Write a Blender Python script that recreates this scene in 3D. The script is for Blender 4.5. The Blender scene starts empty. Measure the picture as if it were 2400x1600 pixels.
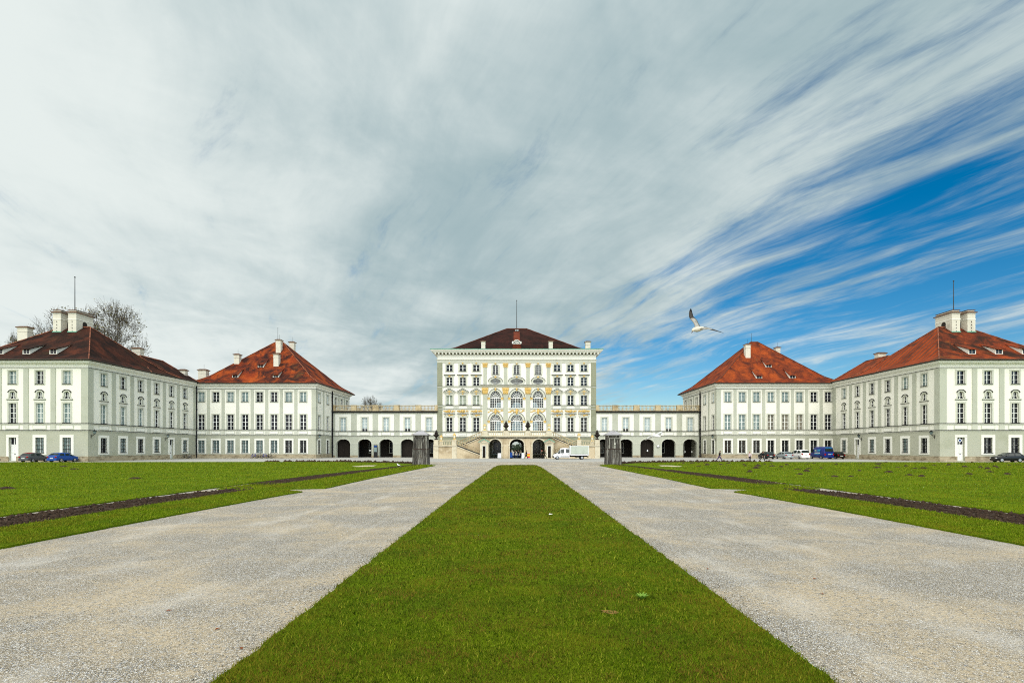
import bpy, bmesh, math, random
import numpy as np
from mathutils import Vector, Matrix
from mathutils.geometry import delaunay_2d_cdt

random.seed(7)
SC = bpy.context.scene
COL = SC.collection
R = math.radians
PI = math.pi
CAM_H = 2.15          # eye height, metres
FPX, PX0, PY0 = 1225.0, 1211.0, 1050.0   # lens of the photograph: used to read off sizes


def at(px, py, Y):
    """a place in the world from a distance Y in front of the viewer and a point in the photograph"""
    return Vector(((px - PX0) * Y / FPX, Y, CAM_H + (PY0 - py) * Y / FPX))


# ------------------------------------------------------------------ objects
def tag(o, label=None, cat=None, group=None, kind=None):
    if label: o['label'] = label
    if cat: o['category'] = cat
    if group: o['group'] = group
    if kind: o['kind'] = kind
    return o


def thing(name, label, cat, loc=(0, 0, 0), rz=0.0, group=None):
    o = bpy.data.objects.new(name, None)
    COL.objects.link(o)
    o.location = loc
    o.rotation_euler = (0, 0, rz)
    o.empty_display_size = 0.3
    return tag(o, label, cat, group)


def link(name, mesh, parent=None, loc=(0, 0, 0), rz=0.0, scale=None):
    o = bpy.data.objects.new(name, mesh)
    COL.objects.link(o)
    o.location = loc
    o.rotation_euler = (0, 0, rz)
    if scale: o.scale = scale
    if parent is not None: o.parent = parent
    return o


def copy_tree(o, parent=None):
    c = o.copy()
    COL.objects.link(c)
    c.parent = parent
    for ch in list(o.children):
        copy_tree(ch, c)
    return c


class MB:
    """collects faces; build() links them as ONE mesh object"""
    def __init__(self):
        self.v, self.f, self.m = [], [], []

    def add(self, vs, fs, mi=0):
        n = len(self.v)
        self.v.extend([tuple(p) for p in vs])
        for f in fs:
            self.f.append(tuple(i + n for i in f))
            self.m.append(mi)
        return self

    def face(self, pts, mi=0):
        return self.add(pts, [tuple(range(len(pts)))], mi)

    def box(self, x0, x1, y0, y1, z0, z1, mi=0):
        v = [(x0, y0, z0), (x1, y0, z0), (x1, y1, z0), (x0, y1, z0), (x0, y0, z1), (x1, y0, z1), (x1, y1, z1), (x0, y1, z1)]
        return self.add(v, [(0, 3, 2, 1), (4, 5, 6, 7), (0, 1, 5, 4), (1, 2, 6, 5), (2, 3, 7, 6), (3, 0, 4, 7)], mi)

    def frustum(self, cx, cy, z0, z1, a0, b0, a1, b1, mi=0):
        v = [(cx + sx * a, cy + sy * b, z) for z, a, b in ((z0, a0, b0), (z1, a1, b1)) for sx, sy in ((-1, -1), (1, -1), (1, 1), (-1, 1))]
        return self.add(v, [(0, 3, 2, 1), (4, 5, 6, 7), (0, 1, 5, 4), (1, 2, 6, 5), (2, 3, 7, 6), (3, 0, 4, 7)], mi)

    def prism(self, poly, y0, y1, mi=0, axis='y'):
        """polygon in (x,z) pushed along y (or (y,z) along x)"""
        n = len(poly)
        if axis == 'y':
            v = [(a, y0, b) for a, b in poly] + [(a, y1, b) for a, b in poly]
        else:
            v = [(y0, a, b) for a, b in poly] + [(y1, a, b) for a, b in poly]
        fs = [tuple(range(n)), tuple(range(2 * n - 1, n - 1, -1))]
        fs += [(i, i + n, (i + 1) % n + n, (i + 1) % n) for i in range(n)]
        return self.add(v, fs, mi)

    def lathe(self, prof, cx=0, cy=0, cz=0, n=10, mi=0):
        v, fs = [], []
        for r, z in prof:
            for k in range(n):
                a = 2 * PI * k / n
                v.append((cx + r * math.cos(a), cy + r * math.sin(a), cz + z))
        for i in range(len(prof) - 1):
            for k in range(n):
                fs.append((i * n + k, i * n + (k + 1) % n, (i + 1) * n + (k + 1) % n, (i + 1) * n + k))
        fs.append(tuple(range(n - 1, -1, -1)))
        fs.append(tuple((len(prof) - 1) * n + k for k in range(n)))
        return self.add(v, fs, mi)

    def tube(self, pts, rad, n=5, mi=0, cap=True):
        pts = [Vector(p) for p in pts]
        if not hasattr(rad, '__len__'): rad = [rad] * len(pts)
        v, fs = [], []
        for i, p in enumerate(pts):
            d = (pts[min(i + 1, len(pts) - 1)] - pts[max(i - 1, 0)])
            if d.length < 1e-9: d = Vector((0, 0, 1))
            d.normalize()
            a = d.orthogonal().normalized() if abs(d.z) > .95 else d.cross(Vector((0, 0, 1))).normalized()
            b = d.cross(a)
            for k in range(n):
                t = 2 * PI * k / n
                v.append(p + (a * math.cos(t) + b * math.sin(t)) * rad[i])
        for i in range(len(pts) - 1):
            for k in range(n):
                fs.append((i * n + k, i * n + (k + 1) % n, (i + 1) * n + (k + 1) % n, (i + 1) * n + k))
        if cap:
            fs.append(tuple(range(n - 1, -1, -1)))
            fs.append(tuple((len(pts) - 1) * n + k for k in range(n)))
        return self.add(v, fs, mi)

    def blob(self, c, rx, ry, rz, mi=0, n=6, rings=3):
        v = [(c[0], c[1], c[2] - rz)]
        for i in range(1, rings + 1):
            t = -PI / 2 + PI * i / (rings + 1)
            for k in range(n):
                a = 2 * PI * k / n
                v.append((c[0] + rx * math.cos(t) * math.cos(a), c[1] + ry * math.cos(t) * math.sin(a), c[2] + rz * math.sin(t)))
        v.append((c[0], c[1], c[2] + rz))
        fs = [(0, 1 + (k + 1) % n, 1 + k) for k in range(n)]
        for i in range(rings - 1):
            for k in range(n):
                a, b = 1 + i * n, 1 + (i + 1) * n
                fs.append((a + k, a + (k + 1) % n, b + (k + 1) % n, b + k))
        a = 1 + (rings - 1) * n
        fs += [(a + k, a + (k + 1) % n, len(v) - 1) for k in range(n)]
        return self.add(v, fs, mi)

    def bar(self, p, q, w, y0, y1, mi=0):
        """flat bar in the (x,z) plane from p to q, width w"""
        d = Vector((q[0] - p[0], q[1] - p[1]))
        if d.length < 1e-6: return self
        d.normalize()
        nx, nz = -d.y * w / 2, d.x * w / 2
        return self.prism([(p[0] + nx, p[1] + nz), (q[0] + nx, q[1] + nz), (q[0] - nx, q[1] - nz), (p[0] - nx, p[1] - nz)], y0, y1, mi)

    def sweep(self, path, prof, closed=False, mi=0):
        """profile [(out, z)] carried along an xy path; out points to the right of travel"""
        P = [Vector((p[0], p[1])) for p in path]
        n = len(P)
        rings = []
        for i in range(n):
            def nrm(a, b):
                d = (P[b] - P[a]).normalized()
                return Vector((d.y, -d.x))
            if closed or 0 < i < n - 1:
                n1, n2 = nrm((i - 1) % n, i), nrm(i, (i + 1) % n)
                m = (n1 + n2) / (1 + n1.dot(n2))
            elif i == 0: m = nrm(0, 1)
            else: m = nrm(n - 2, n - 1)
            rings.append([(P[i].x + m.x * o, P[i].y + m.y * o, z) for o, z in prof])
        k = len(prof)
        v = [p for r in rings for p in r]
        fs = []
        for i in range(n if closed else n - 1):
            j = (i + 1) % n
            for a in range(k - 1):
                fs.append((i * k + a, j * k + a, j * k + a + 1, i * k + a + 1))
        if not closed:
            fs.append(tuple(range(k)))
            fs.append(tuple((n - 1) * k + a for a in range(k - 1, -1, -1)))
        return self.add(v, fs, mi)

    def mesh(self, name, mats, smooth=False, fix=True):
        me = bpy.data.meshes.new(name)
        me.from_pydata(self.v, [], self.f)
        for m in (mats if isinstance(mats, (list, tuple)) else [mats]):
            me.materials.append(m)
        me.polygons.foreach_set('material_index', self.m)
        if smooth:
            me.polygons.foreach_set('use_smooth', [True] * len(self.f))
        if fix:
            bm = bmesh.new()
            bm.from_mesh(me)
            bmesh.ops.recalc_face_normals(bm, faces=bm.faces)
            bm.to_mesh(me)
            bm.free()
        me.update()
        return me

    def build(self, name, mats, parent=None, loc=(0, 0, 0), rz=0.0, smooth=False, fix=True):
        return link(name, self.mesh(name, mats, smooth, fix), parent, loc, rz)


# ------------------------------------------------------------------ materials
class NT:
    def __init__(self, tree):
        self.t = tree
        tree.nodes.clear()

    def n(self, typ, **kw):
        nd = self.t.nodes.new(typ)
        for k, v in kw.items():
            setattr(nd, k, v)
        return nd

    def put(self, nd, key, val):
        s = nd.inputs[key]
        if isinstance(val, bpy.types.NodeSocket): self.t.links.new(val, s)
        else:
            if s.type == 'RGBA' and len(val) == 3: val = (*val, 1)
            s.default_value = val

    def math(self, op, a, b=0.0, c=0.0, clamp=False):
        nd = self.n('ShaderNodeMath', operation=op, use_clamp=clamp)
        for i, x in enumerate((a, b, c)): self.put(nd, i, x)
        return nd.outputs[0]

    def mix(self, f, a, b, blend='MIX'):
        nd = self.n('ShaderNodeMix', data_type='RGBA', blend_type=blend)
        self.put(nd, 0, f); self.put(nd, 6, a); self.put(nd, 7, b)
        return nd.outputs[2]

    def noise(self, vec, scale, detail=4.0, rough=.55, dist=0.0):
        nd = self.n('ShaderNodeTexNoise')
        if vec is not None: self.put(nd, 'Vector', vec)
        self.put(nd, 'Scale', scale); self.put(nd, 'Detail', detail); self.put(nd, 'Roughness', rough); self.put(nd, 'Distortion', dist)
        return nd.outputs['Fac']

    def rampf(self, v, lo, hi, a=0.0, b=1.0):
        nd = self.n('ShaderNodeMapRange', interpolation_type='SMOOTHSTEP')
        for k, x in zip(range(5), (v, lo, hi, a, b)): self.put(nd, k, x)
        return nd.outputs[0]

    def scale(self, vec, s):
        nd = self.n('ShaderNodeVectorMath', operation='MULTIPLY')
        self.put(nd, 0, vec); self.put(nd, 1, s)
        return nd.outputs[0]


def new_mat(name):
    m = bpy.data.materials.new(name)
    m.use_nodes = True
    nt = NT(m.node_tree)
    out = nt.n('ShaderNodeOutputMaterial')
    b = nt.n('ShaderNodeBsdfPrincipled')
    nt.t.links.new(b.outputs[0], out.inputs[0])
    return m, nt, b


def coords(nt, world=False):
    if world:
        return nt.n('ShaderNodeNewGeometry').outputs['Position']
    return nt.n('ShaderNodeTexCoord').outputs['Object']


def M(name, col, rough=.8, spots=(), bump=None, metal=0.0, spec=.12, world=True):
    """spots: (scale, detail, colour, lo, hi, (stretch)) laid over the base colour one after another"""
    m, nt, b = new_mat(name)
    c = coords(nt, world) if (spots or bump) else None
    cur = (*col, 1)
    for sp in spots:
        scale, det, c2, lo, hi = sp[:5]
        v = nt.scale(c, sp[5]) if len(sp) > 5 else c
        cur = nt.mix(nt.rampf(nt.noise(v, scale, det), lo, hi), cur, (*c2, 1))
    nt.put(b, 'Base Color', cur)
    nt.put(b, 'Roughness', rough)
    nt.put(b, 'Metallic', metal)
    nt.put(b, 'Specular IOR Level', spec)
    if bump:
        scale, det, st, dist = bump[:4]
        v = nt.scale(c, bump[4]) if len(bump) > 4 else c
        bp = nt.n('ShaderNodeBump')
        nt.put(bp, 'Height', nt.noise(v, scale, det)); nt.put(bp, 'Strength', st); nt.put(bp, 'Distance', dist)
        nt.t.links.new(bp.outputs[0], b.inputs['Normal'])
    return m


WHITE = M('white_stucco', (.83, .815, .715), .85, [(.25, 5, (.73, .735, .66), .5, .8), (1.2, 5, (.66, .655, .57), .60, .85, (1, 1, .10))], bump=(6, 4, .15, .02))
GREY = M('grey_green_stucco', (.47, .485, .395), .85, [(.4, 5, (.41, .42, .335), .45, .8), (1.4, 4, (.35, .36, .275), .6, .85, (1, 1, .15))], bump=(6, 4, .2, .02))
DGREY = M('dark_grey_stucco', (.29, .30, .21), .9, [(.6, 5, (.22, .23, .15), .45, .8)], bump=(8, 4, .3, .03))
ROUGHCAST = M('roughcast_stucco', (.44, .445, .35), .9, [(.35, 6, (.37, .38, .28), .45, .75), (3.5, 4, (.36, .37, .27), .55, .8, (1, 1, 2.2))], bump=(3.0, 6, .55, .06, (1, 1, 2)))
TRIM = M('white_trim', (.79, .785, .70), .7)
MOULD = M('grey_moulding', (.56, .565, .475), .8, [(.8, 4, (.46, .47, .38), .5, .8)])
SOFFIT = M('cornice_recess', (.16, .165, .115), .9)  # recess behind the modillions darkened to paint the cornice's shade
STONE = M('plinth_stone', (.40, .34, .23), .9, [(.9, 5, (.20, .16, .10), .45, .7, (1, 1, 2)), (2.5, 4, (.55, .48, .34), .58, .75)], bump=(2.5, 5, .5, .05))
BLOCK = M('tan_limestone', (.58, .48, .32), .9, [(.45, 5, (.36, .28, .17), .45, .72), (1.6, 5, (.66, .57, .42), .55, .78), (.9, 5, (.26, .20, .13), .64, .8, (1, 1, .35))], bump=(3, 5, .35, .04))
CREAMSTONE = M('cream_limestone', (.62, .56, .42), .9, [(.7, 5, (.45, .38, .26), .48, .75), (1.5, 4, (.34, .29, .20), .62, .8, (1, 1, .3))], bump=(3, 5, .3, .03))
BALU = M('weathered_balustrade', (.50, .41, .25), .9, [(.8, 5, (.26, .19, .10), .45, .75), (2.4, 4, (.62, .54, .38), .55, .75)], bump=(6, 4, .3, .02))
BALULIGHT = M('pale_balustrade', (.58, .51, .35), .9, [(.8, 5, (.35, .28, .17), .5, .78), (2.4, 4, (.68, .62, .48), .55, .75)], bump=(6, 4, .3, .02))
LEAD = M('dark_lead', (.035, .035, .03), .6)  # real lead, and shade lines painted dark under cornices and terrace slab
GUTTER = M('gutter_metal', (.05, .045, .035), .6)
COPPER = M('green_copper', (.14, .36, .25), .6, [(1.5, 4, (.08, .22, .15), .5, .75)])
GOLD = M('gilding', (.64, .43, .12), .4, [(3, 3, (.42, .25, .05), .5, .75)], metal=.1, spec=.5)
IRON = M('black_iron', (.010, .010, .010), .6, spec=.15)
URNMAT = M('dark_urn_stone', (.022, .017, .014), .7, [(4, 4, (.05, .04, .03), .55, .75)])
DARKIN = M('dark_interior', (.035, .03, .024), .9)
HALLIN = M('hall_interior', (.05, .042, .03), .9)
GATE = M('dark_wooden_gate', (.018, .014, .011), .7, [(3, 4, (.035, .028, .02), .5, .7, (6, 1, .3))])
CHIM = M('chimney_plaster', (.66, .63, .52), .9, [(.8, 5, (.48, .45, .36), .5, .8), (1.3, 4, (.36, .33, .26), .64, .85, (1, 1, .3))])
CHIMCAP = M('chimney_cap', (.14, .07, .04), .8, [(2, 4, (.06, .04, .03), .5, .7)])
WOODDOOR = M('white_door_paint', (.82, .82, .78), .5)
SASH = M('white_sash_paint', (.82, .83, .78), .55)
POLE = M('flagpole_metal', (.05, .055, .055), .4, metal=.3)

def glass_mat(name, col, rough=.06, spots=()):
    return M(name, col, rough, spots, spec=.32)

GLASS = glass_mat('dark_pane', (.012, .015, .017), .08, [(.35, 3, (.03, .038, .04), .5, .7)])
GLASS_B = glass_mat('blackish_pane', (.007, .008, .012), .1, [(.5, 3, (.02, .022, .035), .5, .7)])
GLASS_C = glass_mat('curtained_pane', (.20, .27, .26), .25, [(1.5, 3, (.10, .14, .14), .45, .7, (3, 3, .4)), (.6, 3, (.34, .40, .38), .55, .7)])  # pale tone for curtains, and for reflections painted into left corner panes
GLASS_W = glass_mat('blind_pane', (.42, .50, .50), .25, [(.8, 3, (.33, .41, .42), .5, .7)])
GLASS_G = glass_mat('grey_blind_pane', (.30, .34, .26), .35, [(.8, 3, (.22, .26, .21), .5, .7)])
GLASS_T = glass_mat('tan_curtain_pane', (.22, .20, .15), .25, [(1.5, 3, (.08, .08, .07), .48, .68, (3, 3, .4))])


def clear_glass():
    m = bpy.data.materials.new('clear_pane')
    m.use_nodes = True
    nt = NT(m.node_tree)
    out = nt.n('ShaderNodeOutputMaterial')
    tr = nt.n('ShaderNodeBsdfTransparent'); nt.put(tr, 0, (.55, .64, .66))
    gl = nt.n('ShaderNodeBsdfGlossy'); nt.put(gl, 'Roughness', .05)
    mx = nt.n('ShaderNodeMixShader'); nt.put(mx, 0, .05)
    nt.t.links.new(tr.outputs[0], mx.inputs[1]); nt.t.links.new(gl.outputs[0], mx.inputs[2])
    nt.t.links.new(mx.outputs[0], out.inputs[0])
    return m
CLEAR = clear_glass()


def roof_mat(name, base, mid, dark, moss, amount_dark, stripes=0.0):
    """plain tiles laid in rows: base and mid fired colours per patch, dark weathering running down the slope, moss"""
    m, nt, b = new_mat(name)
    p = coords(nt, True)
    down = nt.scale(p, (1, 1, .45))
    c = nt.mix(nt.rampf(nt.noise(down, .35, 6, .65), .4, .62), base, mid)
    c = nt.mix(nt.rampf(nt.noise(nt.scale(p, (1.4, 1.4, .5)), .28, 7, .7, .6), .60 - amount_dark, .78 - amount_dark * .6), c, dark)
    c = nt.mix(nt.rampf(nt.noise(down, .22, 6, .7, .8), .57, .75, 0, .8), c, moss)
    # single tiles vary from their neighbours
    vo = nt.n('ShaderNodeTexVoronoi'); nt.put(vo, 'Vector', nt.scale(p, (4.5, 4.5, 7))); nt.put(vo, 'Scale', 1.0)
    hs = nt.n('ShaderNodeHueSaturation')
    nt.put(hs, 'Value', nt.math('MULTIPLY_ADD', nt.n('ShaderNodeSeparateColor').outputs[0] if False else vo.outputs['Distance'], .55, .72))
    nt.put(hs, 'Color', c)
    c = hs.outputs[0]
    if stripes:
        sx = nt.n('ShaderNodeSeparateXYZ'); nt.put(sx, 0, p)
        w = nt.math('SINE', nt.math('MULTIPLY', sx.outputs[1], 5.2))
        c = nt.mix(nt.rampf(w, .1, .8, 0, stripes), c, (.06, .045, .035))
    nt.put(b, 'Base Color', c); nt.put(b, 'Roughness', .85); nt.put(b, 'Specular IOR Level', .08)
    sz = nt.n('ShaderNodeSeparateXYZ'); nt.put(sz, 0, p)
    row = nt.math('FRACT', nt.math('MULTIPLY', sz.outputs[2], 5.0))
    bp = nt.n('ShaderNodeBump'); nt.put(bp, 'Height', nt.math('ADD', row, nt.noise(p, 5, 3))); nt.put(bp, 'Strength', .5); nt.put(bp, 'Distance', .05)
    nt.t.links.new(bp.outputs[0], b.inputs['Normal'])
    return m

ROOF_IL = roof_mat('tiles_orange_weathered', (.35, .068, .012), (.22, .036, .010), (.032, .013, .011), (.14, .072, .025), .27)
ROOF_IR = roof_mat('tiles_red_orange', (.31, .060, .013), (.21, .037, .011), (.075, .020, .012), (.16, .075, .025), .225)
ROOF_OL = roof_mat('tiles_dark_brown', (.080, .023, .012), (.042, .016, .010), (.015, .009, .007), (.052, .042, .016), .25)
ROOF_OR = roof_mat('tiles_red_mossy', (.29, .052, .012), (.17, .030, .010), (.030, .015, .010), (.15, .085, .02), .27)
ROOF_ORS = roof_mat('tiles_red_striped', (.31, .055, .013), (.22, .038, .011), (.07, .025, .014), (.17, .07, .025), .14, .55)
ROOF_PATCH = roof_mat('tiles_newer_patch', (.16, .038, .018), (.13, .03, .015), (.06, .02, .014), (.1, .04, .02), .15)
ROOF_M = roof_mat('tiles_palace_brown', (.042, .014, .010), (.032, .012, .009), (.014, .008, .006), (.05, .022, .015), .22)
RIDGE = M('ridge_tiles', (.30, .11, .06), .85, [(2, 4, (.10, .04, .025), .45, .62)])
RIDGE_D = M('dark_ridge_tiles', (.14, .05, .03), .85, [(2, 4, (.07, .03, .02), .5, .7)])


# ------------------------------------------------------------------ openings and walls
def rect_poly(uc, v, w, h):
    return [(uc - w / 2, v), (uc + w / 2, v), (uc + w / 2, v + h), (uc - w / 2, v + h)]


def arch_poly(uc, v0, w, vs, rise, n=14):
    pts = [(uc - w / 2, v0), (uc + w / 2, v0)]
    for k in range(n + 1):
        a = PI * k / n
        pts.append((uc + w / 2 * math.cos(a), vs + rise * math.sin(a)))
    return pts


def oval_poly(uc, vc, rx, rz, n=20):
    return [(uc + rx * math.cos(2 * PI * k / n), vc + rz * math.sin(2 * PI * k / n)) for k in range(n)]


def inside(p, poly):
    x, y = p
    c = False
    for i in range(len(poly)):
        x1, y1 = poly[i]
        x2, y2 = poly[i - 1]
        if (y1 > y) != (y2 > y) and x < (x2 - x1) * (y - y1) / (y2 - y1) + x1:
            c = not c
    return c


def wall_sheet(mb, outer, holes, depth, y=0.0, mi=0):
    """wall face with openings cut through and their reveals"""
    vs, es = [], []
    for poly in [outer] + holes:
        b = len(vs)
        vs += [Vector(p) for p in poly]
        es += [(b + i, b + (i + 1) % len(poly)) for i in range(len(poly))]
    V, E, F, *_ = delaunay_2d_cdt(vs, es, [], 0, 1e-5)
    base = [(p.x, y, p.y) for p in V]
    keep = []
    for f in F:
        c = (sum(V[i].x for i in f) / len(f), sum(V[i].y for i in f) / len(f))
        if inside(c, outer) and not any(inside(c, h) for h in holes):
            keep.append(tuple(f))
    mb.add(base, keep, mi)
    for h in holes:
        for i in range(len(h)):
            a, b = h[i], h[(i + 1) % len(h)]
            mb.face([(a[0], y, a[1]), (b[0], y, b[1]), (b[0], y + depth, b[1]), (a[0], y + depth, a[1])], mi)
    return mb


class Facade:
    """local x runs along the wall, y into it, z up"""
    def __init__(self, root, ox, oy, rz):
        self.root, self.rz = root, rz
        self.o = Vector((ox - root.location.x, oy - root.location.y, 0))

    def place(self, u, v, y=0.0):
        c, s = math.cos(self.rz), math.sin(self.rz)
        return (self.o.x + c * u - s * y, self.o.y + s * u + c * y, v)

    def add(self, mb, name, mats, u=0, v=0, smooth=False):
        return mb.build(name, mats, self.root, self.place(u, v), self.rz, smooth)

    def put(self, mesh, name, u, v, parent=None):
        if parent is None:
            return link(name, mesh, self.root, self.place(u, v), self.rz)
        return link(name, mesh, parent)


_wc = {}
def window(fac, u, v, w, h, rows=3, cols=2, pane=GLASS, surround=MOULD, sw=.22, proud=.07, rec=.28, sill=True, sub=1, mull=.12, grille=False, cap=False, fr=.05):
    key = (w, h, rows, cols, surround.name if surround else None, sw, proud, rec, sill, sub, mull, grille, cap, fr)
    if key not in _wc:
        d = {}
        b = MB()
        y0, y1 = rec - .07, rec
        b.box(-w / 2 + .0, -w / 2 + fr, y0, y1, 0, h).box(w / 2 - fr, w / 2, y0, y1, 0, h)
        b.box(-w / 2 + fr, w / 2 - fr, y0, y1, 0, fr).box(-w / 2 + fr, w / 2 - fr, y0, y1, h - fr, h)
        for k in range(1, cols):
            x = -w / 2 + w * k / cols
            b.box(x - mull / 2, x + mull / 2, y0 - .012, y1, fr, h - fr)
        for k in range(1, rows):
            z = h * k / rows
            t = .024 if k != rows // 2 or rows < 4 else .04
            b.box(-w / 2 + fr, w / 2 - fr, y0 + .01, y1 - .004, z - t, z + t)
        if sub > 1:
            for k in range(cols):
                for j in range(1, sub):
                    x = -w / 2 + w * (k + j / sub) / cols
                    b.box(x - .02, x + .02, y0 + .016, y1 - .008, fr, h - fr)
        d['frame'] = b.mesh('window', SASH)
        d['pane'] = {}
        if surround:
            b = MB()
            s, i = sw, .02
            b.box(-w / 2 - s, -w / 2 + i, -proud, .03, -.0, h).box(w / 2 - i, w / 2 + s, -proud, .03, -.0, h)
            b.box(-w / 2 - s, w / 2 + s, -proud, .031, h - i, h + s)
            b.box(-w / 2 - s, w / 2 + s, -proud, .031, -s * .75, 0)
            if cap:
                b.box(-w / 2 - s - .08, w / 2 + s + .08, -proud - .10, .032, h + s, h + s + .1)
            d['surround'] = b.mesh('surround', surround)
        if sill:
            b = MB().box(-w / 2 - .05, w / 2 + .05, -proud - .08, rec - .02, -.04, .05)
            d['sill'] = b.mesh('sill', LEAD)
        if grille:
            b = MB()
            nb = 4
            for k in range(nb):
                x = -w / 2 + w * (k + .5) / nb
                b.box(x - .018, x + .018, .05, .085, .02, h - .02)
            for k in range(1, 4):
                z = h * k / 4
                b.box(-w / 2 - .0, w / 2 + .0, .045, .09, z - .03, z + .03)
            d['grille'] = b.mesh('grille', IRON)
        _wc[key] = d
    d = _wc[key]
    if pane.name not in d['pane']:
        d['pane'][pane.name] = MB().face([(-w / 2, rec - .02, 0), (w / 2, rec - .02, 0), (w / 2, rec - .02, h), (-w / 2, rec - .02, h)]).mesh('pane', pane)
    o = fac.put(d['frame'], 'window', u, v)
    fac.put(d['pane'][pane.name], 'pane', 0, 0, o)
    for k in ('surround', 'sill', 'grille'):
        if k in d: fac.put(d[k], k, 0, 0, o)
    return o


def ring(mb, poly_in, poly_out, y0, y1, mi=0, closed=True):
    n = len(poly_in)
    v = [(p[0], y, p[1]) for poly in (poly_in, poly_out) for y in (y0, y1) for p in poly]
    fs = []
    for i in range(n if closed else n - 1):
        j = (i + 1) % n
        fs += [(i, j, 2 * n + j, 2 * n + i), (n + i, 3 * n + i, 3 * n + j, n + j), (i, n + i, n + j, j), (2 * n + i, 2 * n + j, 3 * n + j, 3 * n + i)]
    mb.add(v, fs, mi)


def arched_frame(w, hs, rise, y0, y1, bars=5, rows=6):
    """glazing of a round-headed window; base at z 0, spring line at hs"""
    b = MB()
    t = .085
    pi_ = arch_poly(0, 0, w - 2 * t, hs, rise - t)
    pi_[0] = (-w / 2 + t, t); pi_[1] = (w / 2 - t, t)
    ring(b, pi_, arch_poly(0, 0, w, hs, rise), y0, y1)
    b.box(-w / 2 + t, w / 2 - t, y0 - .02, y1 - .002, hs - .1, hs + .08)
    for k in range(1, bars):
        x = -w / 2 + w * k / bars
        q = .032 if k not in (2, 3) else .045
        b.box(x - q, x + q, y0 + .01, y1 - .004, t, hs - .1)
    for k in range(1, rows):
        z = hs * k / rows
        b.box(-w / 2 + t, w / 2 - t, y0 + .02, y1 - .006, z - .02, z + .02)
    for fr_, tt in ((.52, .1), (.76, .045), (.28, .045)):
        pts = [(w / 2 * fr_ * math.cos(PI * k / 12), hs + .08 + (rise - .08) * fr_ * math.sin(PI * k / 12)) for k in range(13)]
        for p, q in zip(pts[:-1], pts[1:]): b.bar(p, q, tt, y0 + .012, y1 - .008)
    for k in range(1, 8):
        a = PI * k / 8
        b.bar((w / 2 * .14 * math.cos(a), hs + .1), (w / 2 * .97 * math.cos(a), hs + rise * .97 * math.sin(a)), .045, y0 + .016, y1 - .01)
    return b


# ------------------------------------------------------------------ roofs
def kick(t):
    return t / .2 * .14 if t < .2 else .14 + (t - .2) / .8 * .86


def hip_roof(root, x0, x1, y0, y1, z0, ra, rb, zr, mats, side_mat=None, ridge_mat=RIDGE, name='roof'):
    """eave rectangle, two ridge ends ra/rb (xy), a softer pitch at the eaves"""
    ox, oy = root.location.x, root.location.y
    C = [(x0, y0), (x1, y0), (x1, y1), (x0, y1)]
    along_x = abs(ra[0] - rb[0]) >= abs(ra[1] - rb[1])
    E = [ra, rb, rb, ra] if along_x else [ra, ra, rb, rb]
    b = MB()
    lv = []
    for t in (0, .1, .2, 1):
        lv.append([(c[0] + (e[0] - c[0]) * t - ox, c[1] + (e[1] - c[1]) * t - oy, z0 + (zr - z0) * kick(t)) for c, e in zip(C, E)])
    for i in range(3):
        for k in range(4):
            j = (k + 1) % 4
            f = [lv[i][k], lv[i][j], lv[i + 1][j], lv[i + 1][k]]
            if i == 2 and (Vector(f[2]) - Vector(f[3])).length < 1e-6: f = f[:3]
            b.face(f, 1 if (side_mat and k in (1, 3)) else 0)
    low = [(p[0], p[1], p[2] - .16) for p in lv[0]]
    for k in range(4):
        j = (k + 1) % 4
        b.face([low[k], low[j], lv[0][j], lv[0][k]], 0)
    b.face(low[::-1], 0)
    ro = b.build(name, [mats, side_mat or mats], root, fix=False)
    rc = MB()
    for k in range(4):
        n = 16
        pts = []
        for i in range(n + 1):
            t = i / n
            c, e = C[k], E[k]
            pts.append((c[0] + (e[0] - c[0]) * t - ox, c[1] + (e[1] - c[1]) * t - oy, z0 + (zr - z0) * kick(t) + .06 + .03 * (i % 2)))
        rc.tube(pts, .085, 5)
    if (Vector(ra) - Vector(rb)).length > .2:
        rc.tube([(ra[0] - ox, ra[1] - oy, zr + .06), (rb[0] - ox, rb[1] - oy, zr + .06)], .14, 5)
    rc.build('ridge_cap', ridge_mat, ro)
    g = MB().sweep([(p[0] - ox, p[1] - oy) for p in C], [(-.02, z0 - .2), (.14, z0 - .18), (.2, z0 - .04), (.16, z0 + .02), (.0, z0 - .0)], True)
    g.build('gutter', GUTTER, ro)
    return ro


def chimney(roof, root, x, y, zb, zt, w=1.3, d=1.0, rod=True):
    b = MB()
    b.box(-w / 2, w / 2, -d / 2, d / 2, 0, zt - zb - .3, 0)
    h = zt - zb
    b.box(-w / 2 - .06, w / 2 + .06, -d / 2 - .06, d / 2 + .06, h - .95, h - .8, 0)
    b.frustum(0, 0, h - .42, h - .24, w / 2 + .02, d / 2 + .02, w / 2 + .16, d / 2 + .16, 0)
    b.box(-w / 2 - .2, w / 2 + .2, -d / 2 - .2, d / 2 + .2, h - .24, h - .12, 1)
    b.frustum(0, 0, h - .12, h + .05, w / 2 + .15, d / 2 + .15, w / 2 - .2, d / 2 - .2, 1)
    if rod: b.tube([(.1, 0, h), (.1, 0, h + 1.1)], .02, 4, 2)
    b.box(-w / 2 - .08, w / 2 + .08, -d / 2 - .08, d / 2 + .08, 0, .0 + .01, 1)
    return b.build('chimney', [CHIM, CHIMCAP, IRON], roof, (x - root.location.x, y - root.location.y, zb))


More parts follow.
